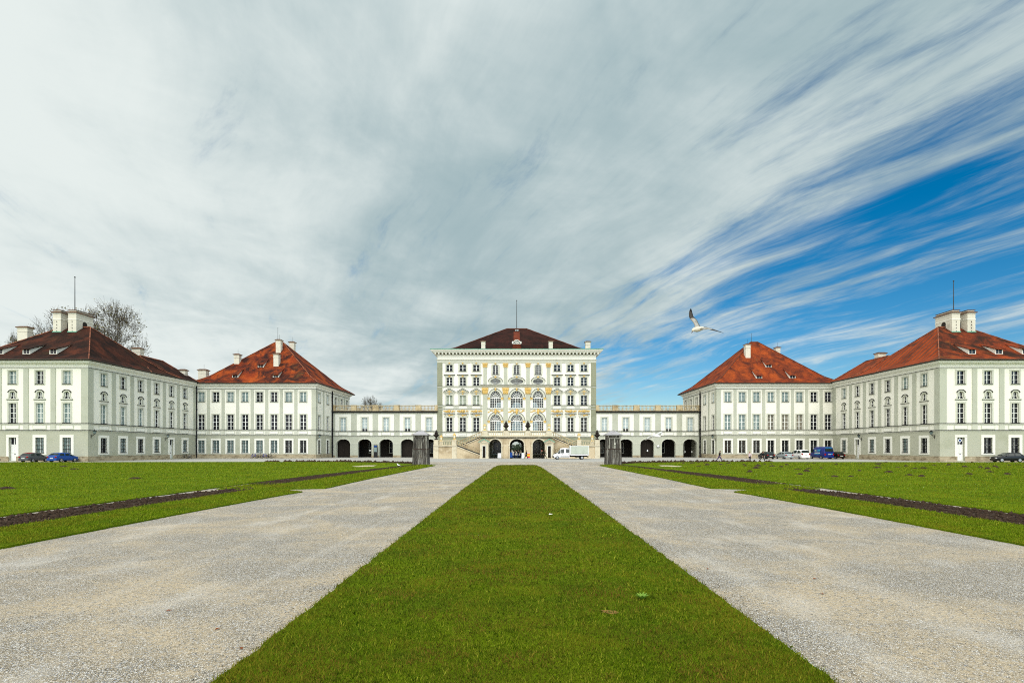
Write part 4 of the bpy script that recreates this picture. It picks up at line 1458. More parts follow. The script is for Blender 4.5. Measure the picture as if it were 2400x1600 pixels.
def statue_casing(x, y, label, panel):
    root = thing('wooden_statue_casing', label, 'statue casing', (x, y, 0))
    rnd = random.Random(int(x * 10))
    wb, wt, H = .95, .81, 3.86
    b = MB()
    n = 11
    for side in range(4):
        a = PI / 2 * side
        ca, sa = math.cos(a), math.sin(a)
        for k in range(n):
            t0, t1 = -1 + 2 * k / n + .012, -1 + 2 * (k + 1) / n - .012
            off = rnd.uniform(-.012, .012)
            z0 = rnd.uniform(0, .05)
            pts = []
            for w, z in ((wb, z0), (wt, H)):
                for t, d in ((t0, off + .0), (t1, off + .0), (t1, -.05), (t0, -.05)):
                    px, py = t * w, -(w + d)
                    pts.append((ca * px - sa * py, sa * px + ca * py, z))
            b.add(pts, [(0, 3, 2, 1), (4, 5, 6, 7), (0, 1, 5, 4), (1, 2, 6, 5), (2, 3, 7, 6), (3, 0, 4, 7)])
    b.build('boards', BOARDS, root)
    b = MB()
    for sx in (-1, 1):
        for sy in (-1, 1): b.tube([(sx * (wb + .01), sy * (wb + .01), 0), (sx * (wt + .01), sy * (wt + .01), H)], .06, 4)
    b.build('corner_post', BOARDS, root)
    MB().frustum(0, 0, 1.98, 2.1, .905, .905, .90, .90).build('band', OLDBAND, root)
    MB().frustum(0, 0, 3.52, 3.86, .86, .86, .88, .88).build('frieze', BOARDS, root)
    b = MB().box(-1.08, 1.08, -1.08, 1.08, 3.86, 3.98)
    b.frustum(0, 0, 3.98, 4.16, .98, .98, .80, .80).frustum(0, 0, 4.16, 4.42, .70, .70, .34, .34)
    b.tube([(-.25, 0, 4.42), (-.18, 0, 4.53), (.18, 0, 4.53), (.25, 0, 4.42)], .04, 5)
    b.build('roof', ZINC, root)
    if panel:
        b = MB()
        for u in (-.66, .02, .78): b.box(u - .035, u + .035, -.97, -.82, 2.1, 3.4)
        b.box(-.70, .82, -.97, -.82, 3.4, 3.47)
        b.build('door_batten', M('pale_batten', (.42, .41, .35), .8), root)
        MB().blob((0, 0, 0), .1, .06, .1, 0, 10, 5).build('knob', TRIM, root, (.07, -1.0, 2.72))
    return root

# ------------------------------------------------------------------ vehicles
TYRE = M('tyre_rubber', (.018, .018, .018), .85)
RIM = M('alloy_rim', (.42, .43, .45), .35, metal=.7)
CARGLASS = M('car_glass', (.010, .020, .018), .06, spec=.45)
TAIL = M('red_tail_light', (.30, .008, .008), .25)
LAMP = M('clear_lamp', (.7, .7, .72), .15)
PLATE = M('number_plate', (.75, .76, .72), .5)
TRIMBLK = M('black_plastic', (.02, .02, .02), .6)


def paint(name, col, rough=.28, metal=.15):
    m = M(name, col, rough, metal=0, spec=.35)
    return m


def wheel(root, x, y, r=.31, w=.2, side=1):
    """axle along x; outer face towards side"""
    b = MB()
    prof = [(r * .62, -w / 2), (r * .94, -w / 2), (r, -w * .3), (r, w * .3), (r * .94, w / 2), (r * .62, w / 2)]
    b.lathe(prof, 0, 0, 0, 18)
    b.v = [(p[2], p[0], p[1]) for p in b.v]
    t = b.build('wheel', TYRE, root, (x, y, r))
    b = MB()
    b.lathe([(r * .6, 0), (r * .64, .012), (r * .5, .02)], 0, 0, 0, 18)
    for k in range(5):
        a = 2 * PI * k / 5
        b.box(-.03, .03, 0, .01, 0, .01)
    b.v = [(side * (p[2] + w / 2), p[0], p[1]) for p in b.v[:54]]
    b.f, b.m = [f for f in b.f if max(f) < 54], []
    b.m = [0] * len(b.f)
    for k in range(5):
        a = 2 * PI * k / 5
        d, e = Vector((math.cos(a), math.sin(a))), Vector((-math.sin(a), math.cos(a))) * .035
        X0, X1 = side * (w / 2 + .004), side * (w / 2 + .03)
        q = [d * .04 + e, d * r * .6 + e, d * r * .6 - e, d * .04 - e]
        b.add([(X0, p.x, p.y) for p in q] + [(X1, p.x, p.y) for p in q], [(0, 1, 2, 3), (7, 6, 5, 4), (0, 4, 5, 1), (1, 5, 6, 2), (2, 6, 7, 3), (3, 7, 4, 0)])
    b.build('rim', RIM, t)
    return t


def make_car(name, label, cat, loc, rz, mat, W, st, glass_side, glass_top, axles, r=.31, roof_mat=None, roof_range=None, group=None, tail=.8, head=.66, zb=.24, tail_h=.2, plate_z=.62, white_bumper=None):
    """loft: st = [(y, belt height, top height, half width factor)] from tail (y=0) to nose; heads along +y"""
    root = thing(name, label, cat, loc, rz, group)
    hw = W / 2
    rings, glass = [], []
    for y, belt, top, k in st:
        w = hw * k
        cab = max(0, min(1, (top - belt) / .45))
        wr = w * (.97 - .17 * cab)
        e = min(.1, max(.02, (top - belt) * .3))
        rings.append([(w * .86, y, zb), (w * .985, y, zb + .1), (w, y, zb + (belt - zb) * .55), (w * .975, y, belt), (wr, y, top - e), (wr * .88, y, top - e * .2), (wr * .45, y, top), (0, y, top + .008)])
    body, m = MB(), len(rings[0])
    win = {'side_window': [], 'front': [], 'back': []}
    full = []
    for rg in rings:
        full.append([(-p[0], p[1], p[2]) for p in rg] + [p for p in rg[::-1][1:]])
    n = len(full[0])
    v = [p for rg in full for p in rg]
    fs, mi = [], []
    for i in range(len(full) - 1):
        for a in range(n - 1):
            fs.append((i * n + a, i * n + a + 1, (i + 1) * n + a + 1, (i + 1) * n + a))
            rf = roof_range and roof_range[0] <= i < roof_range[1] and 4 < a < n - 6
            mi.append(1 if rf else 0)
        fs.append((i * n + n - 1, i * n, (i + 1) * n, (i + 1) * n + n - 1)); mi.append(2)
    fs.append(tuple(range(n))); mi.append(0)
    fs.append(tuple((len(full) - 1) * n + a for a in range(n - 1, -1, -1))); mi.append(0)
    for f, q in zip(fs, mi):
        body.f.append(f); body.m.append(q)
    body.v = v
    bo = body.build('body', [mat, roof_mat or mat, TRIMBLK], root)
    me = bo.data
    for p in me.polygons: p.use_smooth = len(p.vertices) == 4
    # panes are set just proud of the shell
    def quad(i0, i1, a0, a1, in0=.06, in1=.06, lo=.1, hi=.92):
        A, B = Vector(full[i0][a0]), Vector(full[i1][a0])
        Cc, D = Vector(full[i1][a1]), Vector(full[i0][a1])
        P = lambda s, t: (A * (1 - s) + B * s) * (1 - t) + (D * (1 - s) + Cc * s) * t
        q = [P(in0, lo), P(1 - in1, lo), P(1 - in1, hi), P(in0, hi)]
        nn = (q[1] - q[0]).cross(q[3] - q[0]).normalized()
        c = sum((Vector(x) for x in q), Vector()) / 4
        if nn.dot(c - Vector((0, c.y, .8))) < 0 and abs(nn.x) > .3: nn = -nn
        if abs(nn.x) <= .3 and nn.z < 0: nn = -nn
        return [x + nn * .012 for x in q]
    for s in (0, 1):
        b = MB()
        for i0, i1 in glass_side:
            a0, a1 = (3, 4) if s == 0 else (n - 4, n - 5)
            b.face(quad(i0, i1, a0, a1))
        if glass_side: b.build('side_window', CARGLASS, root)
    for nm, rng in glass_top.items():
        b = MB()
        i0, i1 = rng
        for a in range(4, n - 5):
            A = [Vector(full[i0][a]), Vector(full[i0][a + 1]), Vector(full[i1][a + 1]), Vector(full[i1][a])]
            q = [A[0].lerp(A[3], .08), A[1].lerp(A[2], .08), A[1].lerp(A[2], .92), A[0].lerp(A[3], .92)]
            nn = (q[1] - q[0]).cross(q[3] - q[0]).normalized()
            if nn.z < 0: nn = -nn
            b.face([x + nn * .012 for x in q])
        b.build(nm, CARGLASS, root)
    for y in axles:
        for s in (-1, 1): wheel(root, s * (hw - .09), y, r, .2, s)
    L = st[-1][0]
    for s in (-1, 1):
        k = st[0][3]
        x = s * hw * k * .80
        b = MB().box(x - .08, x + .09, -.035, .1, tail - tail_h / 2, tail + tail_h / 2)
        b.box(*sorted((s * hw * k * 1.0 - s * .06, s * hw * k * 1.0 + s * .015)), -.02, .2, tail - tail_h / 2 + .01, tail + tail_h / 2 - .01)
        b.build('tail_light', TAIL, root)
        k = st[-1][3]
        x = s * hw * k * .82
        MB().box(x - .15, x + .15, L - .14, L + .03, head - .07, head + .07).build('headlight', LAMP, root)
        ym = L * .67
        MB().blob((s * (hw + .07), ym, st[len(st) // 2][1] + .06), .1, .07, .075).build('mirror', TRIMBLK, root)
    MB().box(-.26, .26, -.045, 0.02, plate_z - .055, plate_z + .055).build('number_plate', PLATE, root)
    b = MB().box(-hw * .9, hw * .9, -.07, .12, .3, .5)
    b.build('bumper', white_bumper or mat, root)
    return root


HATCH = [(0, .74, .86, .90), (.06, .90, 1.0, .95), (.16, .95, 1.06, .97), (.55, .95, 1.40, .985), (.72, .95, 1.44, .99), (1.35, .94, 1.48, 1), (1.45, .94, 1.48, 1), (2.2, .93, 1.45, 1), (2.9, .92, 1.0, .99), (3.1, .89, .96, .985), (3.55, .80, .87, .95), (3.78, .66, .74, .86)]
SMALL = [(0, .72, .84, .88), (.06, .88, .96, .93), (.16, .92, 1.02, .95), (.5, .93, 1.36, .97), (.66, .93, 1.42, .98), (1.25, .92, 1.48, 1), (1.33, .92, 1.48, 1), (2.05, .92, 1.44, 1), (2.65, .9, .99, .98), (2.85, .88, .95, .97), (3.3, .78, .86, .93), (3.52, .64, .72, .84)]
MPV = [(0, .84, .96, .93), (.05, 1.04, 1.14, .97), (.12, 1.08, 1.2, .98), (.34, 1.1, 1.76, .985), (.5, 1.1, 1.84, .99), (1.6, 1.1, 1.88, 1), (1.7, 1.1, 1.88, 1), (2.8, 1.08, 1.84, 1), (3.65, 1.04, 1.14, .99), (3.85, 1.0, 1.08, .985), (4.3, .9, .98, .95), (4.55, .74, .84, .88)]
VAN = [(0, 1.1, 1.22, .95), (.03, 1.3, 1.42, .98), (.06, 1.35, 1.6, .985), (.14, 1.4, 2.3, .985), (.3, 1.4, 2.42, .99), (2.0, 1.4, 2.46, 1), (2.9, 1.35, 2.44, 1), (3.6, 1.3, 2.36, 1), (4.35, 1.2, 1.3, .99), (4.5, 1.12, 1.22, .985), (5.0, 1.0, 1.1, .95), (5.2, .8, .92, .9)]
CAB = [(0, 1.15, 2.08, .97), (.06, 1.15, 2.16, 1), (.75, 1.15, 2.2, 1), (.85, 1.15, 2.2, 1), (1.0, 1.12, 2.2, 1), (1.7, 1.1, 2.14, 1), (2.35, 1.06, 1.22, .99), (2.5, 1.02, 1.12, .985), (2.95, .86, .98, .95), (3.12, .7, .82, .9)]


def vehicles():
    gs = [(3, 5), (6, 7), (7, 8)]
    gt = {'windscreen': (7, 8), 'rear_window': (2, 3)}
    make_car('parked_car', 'small grey convertible with dark red folding roof parked nose to the left corner pavilion', 'car', (-75.25, 79.7, 0), R(-2), paint('graphite_paint', (.07, .078, .085)), 1.66, SMALL, gs, gt, (.72, 2.85), .3, M('red_soft_top', (.16, .012, .018), .85), (2, 7), white_bumper=paint('graphite_paint_b', (.07, .078, .085)))
    make_car('parked_car', 'bright blue hatchback parked nose to the left corner pavilion', 'car', (-71.1, 79.9, 0), R(-4), paint('blue_paint', (.003, .058, .28)), 1.7, HATCH, gs, gt, (.74, 3.02), .31)
    make_car('parked_car', 'black hatchback at the left end of the row beside the right inner pavilion', 'car', (50.1, 103, 0), R(2), paint('black_paint', (.008, .009, .01)), 1.7, HATCH, gs, gt, (.74, 3.02), .31)
    make_car('parked_car', 'silver hatchback between the black hatchback and the white people carrier', 'car', (53.75, 103, 0), R(3), paint('silver_paint', (.30, .34, .35), .3, .4), 1.75, HATCH, gs, gt, (.74, 3.02), .31)
    make_car('parked_van', 'white people carrier between the silver hatchback and the blue van', 'van', (57.0, 103, 0), R(2), paint('white_paint', (.78, .78, .76), .3, 0), 1.85, MPV, [(3, 5), (6, 7), (7, 8)], gt, (.9, 3.7), .33, tail=1.0, tail_h=.3, plate_z=.9)
    v = make_car('parked_van', 'tall dark blue panel van with pale graphics next to the white people carrier', 'van', (61.35, 102.6, 0), R(2), paint('van_blue_paint', (.004, .02, .17)), 2.0, VAN, [(7, 8)], {'windscreen': (7, 8)}, (1.0, 4.2), .34, tail=.95, tail_h=.36, plate_z=.95, zb=.3)
    W, CY, PK, GN = M('van_white_print', (.75, .8, .78), .4), M('van_cyan_print', (.05, .45, .75), .4), M('van_pink_print', (.7, .15, .25), .4), M('van_green_print', (.1, .5, .3), .4)
    b = MB()   # graphics on the van side
    X0, X1 = -1.03, -.985
    rnd = random.Random(2)
    b.box(X0, X1, 3.0, 3.12, 1.55, 1.72, 3).box(X0, X1, 2.84, 2.97, 1.62, 1.86, 2).box(X0, X1, 2.7, 2.82, 1.55, 1.9, 3).box(X0, X1, 2.55, 2.66, 1.42, 1.6, 0).box(X0, X1, 2.58, 2.68, 1.72, 1.8, 0)
    b.box(X0, X1, 1.15, 2.05, 1.84, 1.92, 1).box(X0, X1, 1.35, 2.1, 1.66, 1.78, 1).box(X0, X1, 1.4, 2.15, 1.44, 1.54, 1)
    y = 3.1
    while y > 1.4:
        l = rnd.uniform(.05, .12)
        b.box(X0, X1, y - l, y, 1.16, 1.16 + rnd.uniform(.1, .15), 0)
        y -= l + .035
    b.box(X0, X1, 1.35, 3.15, .88, .96, 1)
    b.build('graphics', [W, CY, PK, GN], v)
    b = MB()   # rear doors: pane, strips
    b.box(-.78, .72, -.0, .14, 1.52, 2.05, 1).box(-.72, .6, .05, .15, 2.22, 2.3, 0)
    b.build('rear_pane', [CY, CARGLASS], v)
    MB().box(.3, .75, -.03, .02, .98, 1.1).build('rear_print', CY, v)
    make_car('parked_car', 'dark small car with red tail lights half hidden behind the blue van', 'car', (64.15, 103.2, 0), R(2), paint('dark_car_paint', (.015, .008, .008)), 1.68, SMALL, gs, gt, (.72, 2.85), .3)
    make_car('parked_car', 'black estate car cut by the right edge beside the right corner pavilion', 'car', (77.6, 80.3, 0), R(78), paint('black_paint_b', (.007, .009, .011)), 1.72, HATCH, gs, gt, (.76, 3.1), .32)
    # flat-bed truck with a grey tilt
    root = make_car('delivery_truck', 'white double cab truck with grey tarpaulin box in front of the right stair', 'truck', (10.15, 101.0, 0), R(90), paint('truck_white', (.82, .82, .82), .3, 0), 1.95, CAB, [(1, 2), (4, 5), (5, 6)], {'windscreen': (5, 6)}, (2.35,), .34, tail=.6, zb=.32)
    Wp = paint('truck_white_b', (.82, .82, .82), .35, 0)
    TARP = M('grey_tarpaulin', (.48, .52, .44), .7, [(1.2, 4, (.40, .44, .37), .45, .75)], bump=(1.5, 3, .4, .05))
    b = MB()
    b.box(-1.02, 1.02, -3.62, -.16, 1.0, 2.62, 0)
    b.build('tarpaulin', TARP, root)
    b = MB()
    for x in (-1, 1): b.box(x * 1.03 - .02, x * 1.03 + .02, -3.66, -.12, .78, 1.0)
    b.box(-1.05, 1.05, -3.68, -3.6, .78, 1.0).box(-1.05, 1.05, -.14, -.1, .78, 1.0)
    for x in (-1, 1):
        for y in (-3.64, -.14): b.box(x * 1.025 - .03, x * 1.025 + .03, y - .05, y + .05, 1.0, 2.62)
        b.box(x * 1.02 - .03, x * 1.02 + .03, -3.64, -.14, 2.58, 2.66)
    b.build('drop_side', Wp, root)
    b = MB()
    for x in (-1, 1): b.tube([(x * 1.045, y, 1.06 + (.0 if k % 2 else .03)) for k, y in enumerate(np.linspace(-3.6, -.2, 16))], .016, 4)
    b.build('lashing', TRIMBLK, root)
    b = MB().box(-.45, .45, -3.5, .1, .5, .78).box(-.9, .9, -3.62, -.1, .68, .775).box(-.95, -.7, -1.9, -1.2, .4, .66).box(.7, .95, -1.9, -1.2, .4, .66).box(-.95, .95, -3.6, -3.52, .42, .5)
    b.build('chassis', TRIMBLK, root)
    for s in (-1, 1):
        wheel(root, s * .88, -2.35, .34, .24, s)
        MB().box(s * .98 - .02, s * .98 + .02, .12, 1.75, .52, .62).build('side_strip', TRIMBLK, root)
        for y in (.2, 1.25): MB().box(s * .995 - .015, s * .995 + .015, y, y + .2, 1.0, 1.05).build('door_handle', TRIMBLK, root)
    MB().box(-.9, .9, 2.98, 3.2, .34, .66).build('front_bumper', TRIMBLK, root)


def bicycle(x, y, rz, mat, label, group='bicycles leaning along the pavilion walls'):
    root = thing('bicycle', label, 'bicycle', (x, y, 0), rz, group)
    lean = .12
    b = MB()
    rear, front = Vector((-.52, 0, .34)), Vector((.52, 0, .34))
    bb, seat, headt, headb = Vector((-.1, 0, .3)), Vector((-.25, 0, .82)), Vector((.34, 0, .86)), Vector((.38, 0, .7))
    for p, q in ((rear, bb), (bb, seat), (seat, headt), (bb, headb), (rear, seat), (headt, headb), (headb, front)): b.tube([p, q], .03, 5)
    b.build('frame', mat, root)
    for c in (rear, front):
        b = MB()
        ps = [(c.x + .32 * math.cos(2 * PI * k / 16), 0, c.z + .32 * math.sin(2 * PI * k / 16)) for k in range(17)]
        b.tube(ps, .03, 5)
        for k in range(6):
            a = PI * k / 6
            b.tube([(c.x - .31 * math.cos(a), 0, c.z - .31 * math.sin(a)), (c.x + .31 * math.cos(a), 0, c.z + .31 * math.sin(a))], .006, 3)
        b.build('wheel', TYRE, root)
    MB().blob((-.29, 0, .92), .15, .08, .05).tube([(-.25, 0, .8), (-.28, 0, .92)], .02, 4).build('saddle', TRIMBLK, root)
    MB().tube([(.34, 0, .84), (.33, 0, 1.02), (.3, -.26, 1.04)], .022, 4).tube([(.33, 0, 1.02), (.3, .26, 1.04)], .022, 4).build('handlebar', TRIMBLK, root)
    MB().tube([(-.1, -.1, .3), (-.1, .1, .3)], .1, 8).build('crank', TRIMBLK, root)
    return root


# ------------------------------------------------------------------ people
SKIN = M('skin', (.55, .33, .23), .6)
_pm = {}
def cloth(c):
    if c not in _pm: _pm[c] = M('cloth_%d' % len(_pm), c, .9)
    return _pm[c]


def person(label, x, y, h, rz, top, legs, shoes, hair, stride=.3, arm=.25, bend=0.0, hat=None, group=None, skirt=False, raise_r=0.0):
    """faces local +y; one skinned body, hair as its child"""
    k = h / 1.75
    V, E, Rd, S = [], [], [], []
    def add(p, r, par=None, seg='top'):
        V.append(Vector(p) * k); Rd.append(r * k); S.append(seg)
        if par is not None: E.append((par, len(V) - 1))
        return len(V) - 1
    lean = bend
    pel = add((0, 0, .96), (.155), None, 'legs')
    wa = add((0, .02 + lean * .2, 1.12), .135, pel)
    ch = add((0, .03 + lean * .45, 1.34), .165, wa)
    nk = add((0, .05 + lean * .65, 1.50), .062, ch, 'skin')
    hd = add((0, .08 + lean * .75, 1.61), .098, nk, 'skin')
    ht = add((0, .08 + lean * .8, 1.71), .075, hd, 'skin')
    add((0, .175 + lean * .78, 1.60), .02, hd, 'skin')
    for s in (-1, 1):
        ph = s
        sh = add((s * .19, .03 + lean * .45, 1.43), .075, ch)
        sw = arm * -s
        el = add((s * .26, .03 + lean * .45 + sw * .5, 1.15), .055, sh)
        wr = add((s * .25, .1 + lean * .5 + sw * 1.0 + (raise_r * .25 if s > 0 else 0), .94 + abs(sw) * .12 + (raise_r * .35 if s > 0 else 0)), .038, el)
        hp = add((s * .25, .13 + lean * .5 + sw * 1.12 + (raise_r * .28 if s > 0 else 0), .85 + abs(sw) * .16 + (raise_r * .38 if s > 0 else 0)), .04, wr, 'skin')
        for f in range(4):
            add((s * (.235 + .012 * (f % 2)), .10 + lean * .5 + sw * 1.15 + f * .02 + (raise_r * .3 if s > 0 else 0), .765 + .012 * (f == 0 or f == 3) + abs(sw) * .17 + (raise_r * .4 if s > 0 else 0)), .009, hp, 'skin')
        add((s * .22, .19 + lean * .5 + sw * 1.12, .83 + abs(sw) * .16 + (raise_r * .38 if s > 0 else 0)), .010, hp, 'skin')
        st = stride * s
        hpj = add((s * .095, 0, .88), .115, pel, 'legs')
        kn = add((s * .1, st * .55 + .04, .50 + (.02 if st < 0 else 0)), .075, hpj, 'legs')
        an = add((s * .1, st * 1.0 - (.12 if st < -.05 else 0), .11 + (.1 if st < -.05 else 0)), .05, kn, 'legs')
        add((s * .105, st * 1.0 + .13 - (.12 if st < -.05 else 0), .045 + (.03 if st < -.05 else 0)), .042, an, 'shoes')
    me = bpy.data.meshes.new('person')
    me.from_pydata(V, E, [])
    o = bpy.data.objects.new('person', me)
    COL.objects.link(o)
    md = o.modifiers.new('skin', 'SKIN')
    for i, sv in enumerate(me.skin_vertices[0].data):
        sv.radius = (Rd[i], Rd[i] * (.72 if S[i] == 'top' and i in (wa, ch) else 1))
        sv.use_root = i == 0
    sb = o.modifiers.new('sub', 'SUBSURF'); sb.levels = 1; sb.render_levels = 1
    bpy.context.view_layer.update()
    dg = bpy.context.evaluated_depsgraph_get()
    m2 = bpy.data.meshes.new_from_object(o.evaluated_get(dg))
    o.modifiers.clear()
    mats = {'top': cloth(top), 'legs': cloth(legs), 'shoes': cloth(shoes), 'skin': SKIN}
    order = list(mats)
    m2.materials.clear()
    for q in order: m2.materials.append(mats[q])
    segs = [(V[a], V[b], S[b]) for a, b in E]
    for p in m2.polygons:
        c = p.center
        best = None
        for a, b, sname in segs:
            ab = b - a
            t = max(0, min(1, (c - a).dot(ab) / max(ab.length_squared, 1e-9)))
            d = (a + ab * t - c).length
            if sname == 'skin' and c.z < 1.48 * k and c.z > 1.3 * k: continue
            if best is None or d < best[0]: best = (d, sname)
        p.material_index = order.index(best[1])
        p.use_smooth = True
    o.data = m2
    o.location = (x, y, 0)
    o.rotation_euler = (0, 0, rz)
    tag(o, label, 'person', group)
    b = MB().blob((0, (.06 + lean * .78) * k, 1.685 * k), .105 * k, .115 * k, .10 * k, 0, 8, 4)
    if hat is None: b.blob((0, (.0 + lean * .74) * k, 1.62 * k), .09 * k, .07 * k, .12 * k, 0, 8, 3)
    b.build('hair' if hat is None else 'hat', cloth(hat or hair), o)
    e = MB()
    for s in (-1, 1): e.blob((s * .035 * k, (.165 + lean * .78) * k, 1.635 * k), .012 * k, .01 * k, .008 * k)
    e.build('eyes', IRON, o)
    if skirt:
        MB().frustum(0, 0, .5 * k, 1.0 * k, .24 * k, .22 * k, .16 * k, .13 * k).build('skirt', cloth(legs), o)
    return o


# ------------------------------------------------------------------ gulls
FEATHER = M('white_feathers', (.62, .58, .47), .8, [(12, 3, (.5, .46, .36), .5, .8)], world=False)
GULLGREY = M('grey_wing_feathers', (.34, .33, .29), .8, [(14, 3, (.22, .21, .18), .45, .75)], world=False)
GULLDARK = M('dark_wing_feathers', (.05, .045, .038), .8)
GULLBLK = M('black_wing_tip', (.012, .012, .012), .8)
GULLWHITE = M('bright_white_feathers', (.82, .83, .82), .8)
BEAK = M('dark_red_beak', (.06, .012, .008), .5)


def gull(label, body_pts, body_r, wings, mats, beak, group=None, flat=.8):
    """body: points from beak root to tail; wings: lists of (leading edge, trailing edge) pairs from root to tip"""
    o = body_pts[0]
    b = MB()
    b.tube([Vector(p) - o for p in body_pts], body_r, 10)
    for w in wings:
        n = len(w)
        vs = []
        for i, (le, te) in enumerate(w):
            le, te = Vector(le) - o, Vector(te) - o
            nx = Vector(w[min(i + 1, n - 1)][0]) - Vector(w[max(i - 1, 0)][0])
            up = (te - le).cross(nx)
            up = up.normalized() if up.length > 1e-9 else Vector((0, 0, 1))
            ch = (te - le).length
            t = max(.004, ch * .10)
            vs += [le, le.lerp(te, .25) + up * t, le.lerp(te, .6) + up * t * .6, te, le.lerp(te, .6) + up * t * .2, le.lerp(te, .25) - up * t * .4]
        fs, ms = [], []
        for i in range(n - 1):
            for a in range(6):
                fs.append((i * 6 + a, i * 6 + (a + 1) % 6, (i + 1) * 6 + (a + 1) % 6, (i + 1) * 6 + a))
                frac = i / (n - 1)
                ms.append(3 if frac > .72 else 2 if frac > .42 else 1)
        fs += [tuple(range(6)), tuple((n - 1) * 6 + a for a in range(5, -1, -1))]
        ms += [1, 3]
        base = len(b.v)
        b.v += [tuple(p) for p in vs]
        for f, q in zip(fs, ms):
            b.f.append(tuple(i + base for i in f)); b.m.append(q)
    ob = b.build('seagull', mats, None, tuple(o), 0, True)
    tag(ob, label, 'bird', group)
    MB().tube([Vector(beak[0]) - o, Vector(beak[1]) - o], [beak[2], .002], 6).build('beak', BEAK, ob)
    return ob


def gulls():
    Y = 12.0
    def P(cx, cy, dy=0.0): return at(1590 + cx / 15.68, 700 + cy / 15.68, Y + dy)
    body = [P(510, 1195, -.04), P(540, 1150, -.03), P(590, 1130), P(680, 1125), P(780, 1105), P(870, 1085), P(950, 1090, .02), P(1020, 1105, .03)]
    up = [(P(590, 1060, .0), P(850, 1050, .02)), (P(600, 990, .05), P(790, 985, .08)), (P(560, 900, .1), P(740, 900, .14)), (P(490, 810, .16), P(690, 790, .2)), (P(420, 740, .22), P(620, 710, .26)), (P(395, 660, .27), P(555, 660, .3)), (P(385, 560, .31), P(535, 590, .34)), (P(400, 460, .35), P(510, 500, .36)), (P(425, 390, .38), P(490, 420, .39)), (P(450, 358, .4), P(468, 366, .4))]
    near = [(P(800, 1090, -.05), P(950, 1030, .02)), (P(860, 1110, -.14), P(1030, 1032, -.05)), (P(930, 1125, -.24), P(1090, 1060, -.14)), (P(1040, 1110, -.32), P(1170, 1075, -.26)), (P(1160, 1135, -.38), P(1270, 1112, -.32)), (P(1300, 1170, -.43), P(1380, 1150, -.40)), (P(1440, 1205, -.47), P(1490, 1190, -.45)), (P(1560, 1232, -.5), P(1590, 1224, -.5)), (P(1655, 1256, -.52), P(1660, 1252, -.52))]
    r = [.018, .034, .05, .062, .058, .042, .028, .012]
    gull('large gull with raised wing flying high against the blue sky', body, r, [up, near], [FEATHER, GULLGREY, GULLDARK, GULLBLK], (P(520, 1190, -.04), P(478, 1268, -.05), .012), 'seagulls')
    Y2 = 22.0
    def Q(cx, cy, dy=0.0): return at(1370 + cx / 6.533, 880 + cy / 6.533, Y2 + dy)
    body = [Q(1165, 925, -.15), Q(1150, 930, -.12), Q(1120, 925, -.05), Q(1090, 922, 0), Q(1060, 925, .08), Q(1040, 935, .16)]
    w1 = [(Q(1070, 905), Q(1050, 930, .12)), (Q(1105, 888), Q(1130, 915, .1)), (Q(1140, 868, .02), Q(1160, 900, .1)), (Q(1190, 852, .05), Q(1190, 870, .1)), (Q(1240, 846, .08), Q(1238, 850, .1))]
    w2 = [(Q(1075, 915), Q(1060, 945, .1)), (Q(1030, 915, -.06), Q(1030, 950, .05)), (Q(985, 935, -.1), Q(985, 965, 0)), (Q(950, 960, -.14), Q(950, 985, -.06)), (Q(920, 986, -.18), Q(925, 990, -.16))]
    gull('white gull gliding low in front of the right arcade', body, [.03, .045, .06, .06, .04, .015], [w1, w2], [GULLWHITE, GULLWHITE, GULLWHITE, GULLGREY], (Q(1162, 926, -.15), Q(1180, 930, -.18), .014), 'seagulls')
    # one standing on the bed
    x, y, z = -13.25, 58.5, .07
    pts = [Vector((x + a, y, z + b)) for a, b in ((-.17, .33), (-.12, .35), (-.08, .3), (-.04, .22), (.04, .18), (.14, .14), (.24, .1))]
    wing = [[(Vector((x - .02, y + s * .07, z + .24)), Vector((x - .02, y + s * .08, z + .13))), (Vector((x + .12, y + s * .08, z + .2)), Vector((x + .12, y + s * .08, z + .11))), (Vector((x + .3, y + s * .03, z + .1)), Vector((x + .3, y + s * .03, z + .09)))] for s in (-1, 1)]
    g = gull('white gull standing on the dark bed near the left statue casing', pts, [.03, .042, .045, .075, .085, .065, .02], wing, [GULLWHITE, GULLWHITE, GULLGREY, GULLBLK], (pts[0], pts[0] + Vector((-.06, 0, -.01)), .012), 'seagulls')
    MB().tube([(.2, -.03, -.33), (.19, -.03, -.2)], .008, 4).tube([(.2, .03, -.33), (.19, .03, -.2)], .008, 4).build('legs', BEAK, g)


# ------------------------------------------------------------------ trees
BARK = M('dark_bark', (.075, .062, .045), .9, [(2, 4, (.12, .10, .075), .5, .7)])
def leafmat(name, a, b_):
    m, nt, b = new_mat(name)
    g = nt.n('ShaderNodeNewGeometry')
    c = nt.mix(g.outputs['Random Per Island'], a, b_)
    nt.put(b, 'Base Color', c); nt.put(b, 'Roughness', .7)
    return m
LEAF = leafmat('last_leaves', (.07, .075, .018), (.17, .13, .03))
LEAFY = leafmat('evergreen_leaves', (.012, .03, .012), (.04, .06, .02))


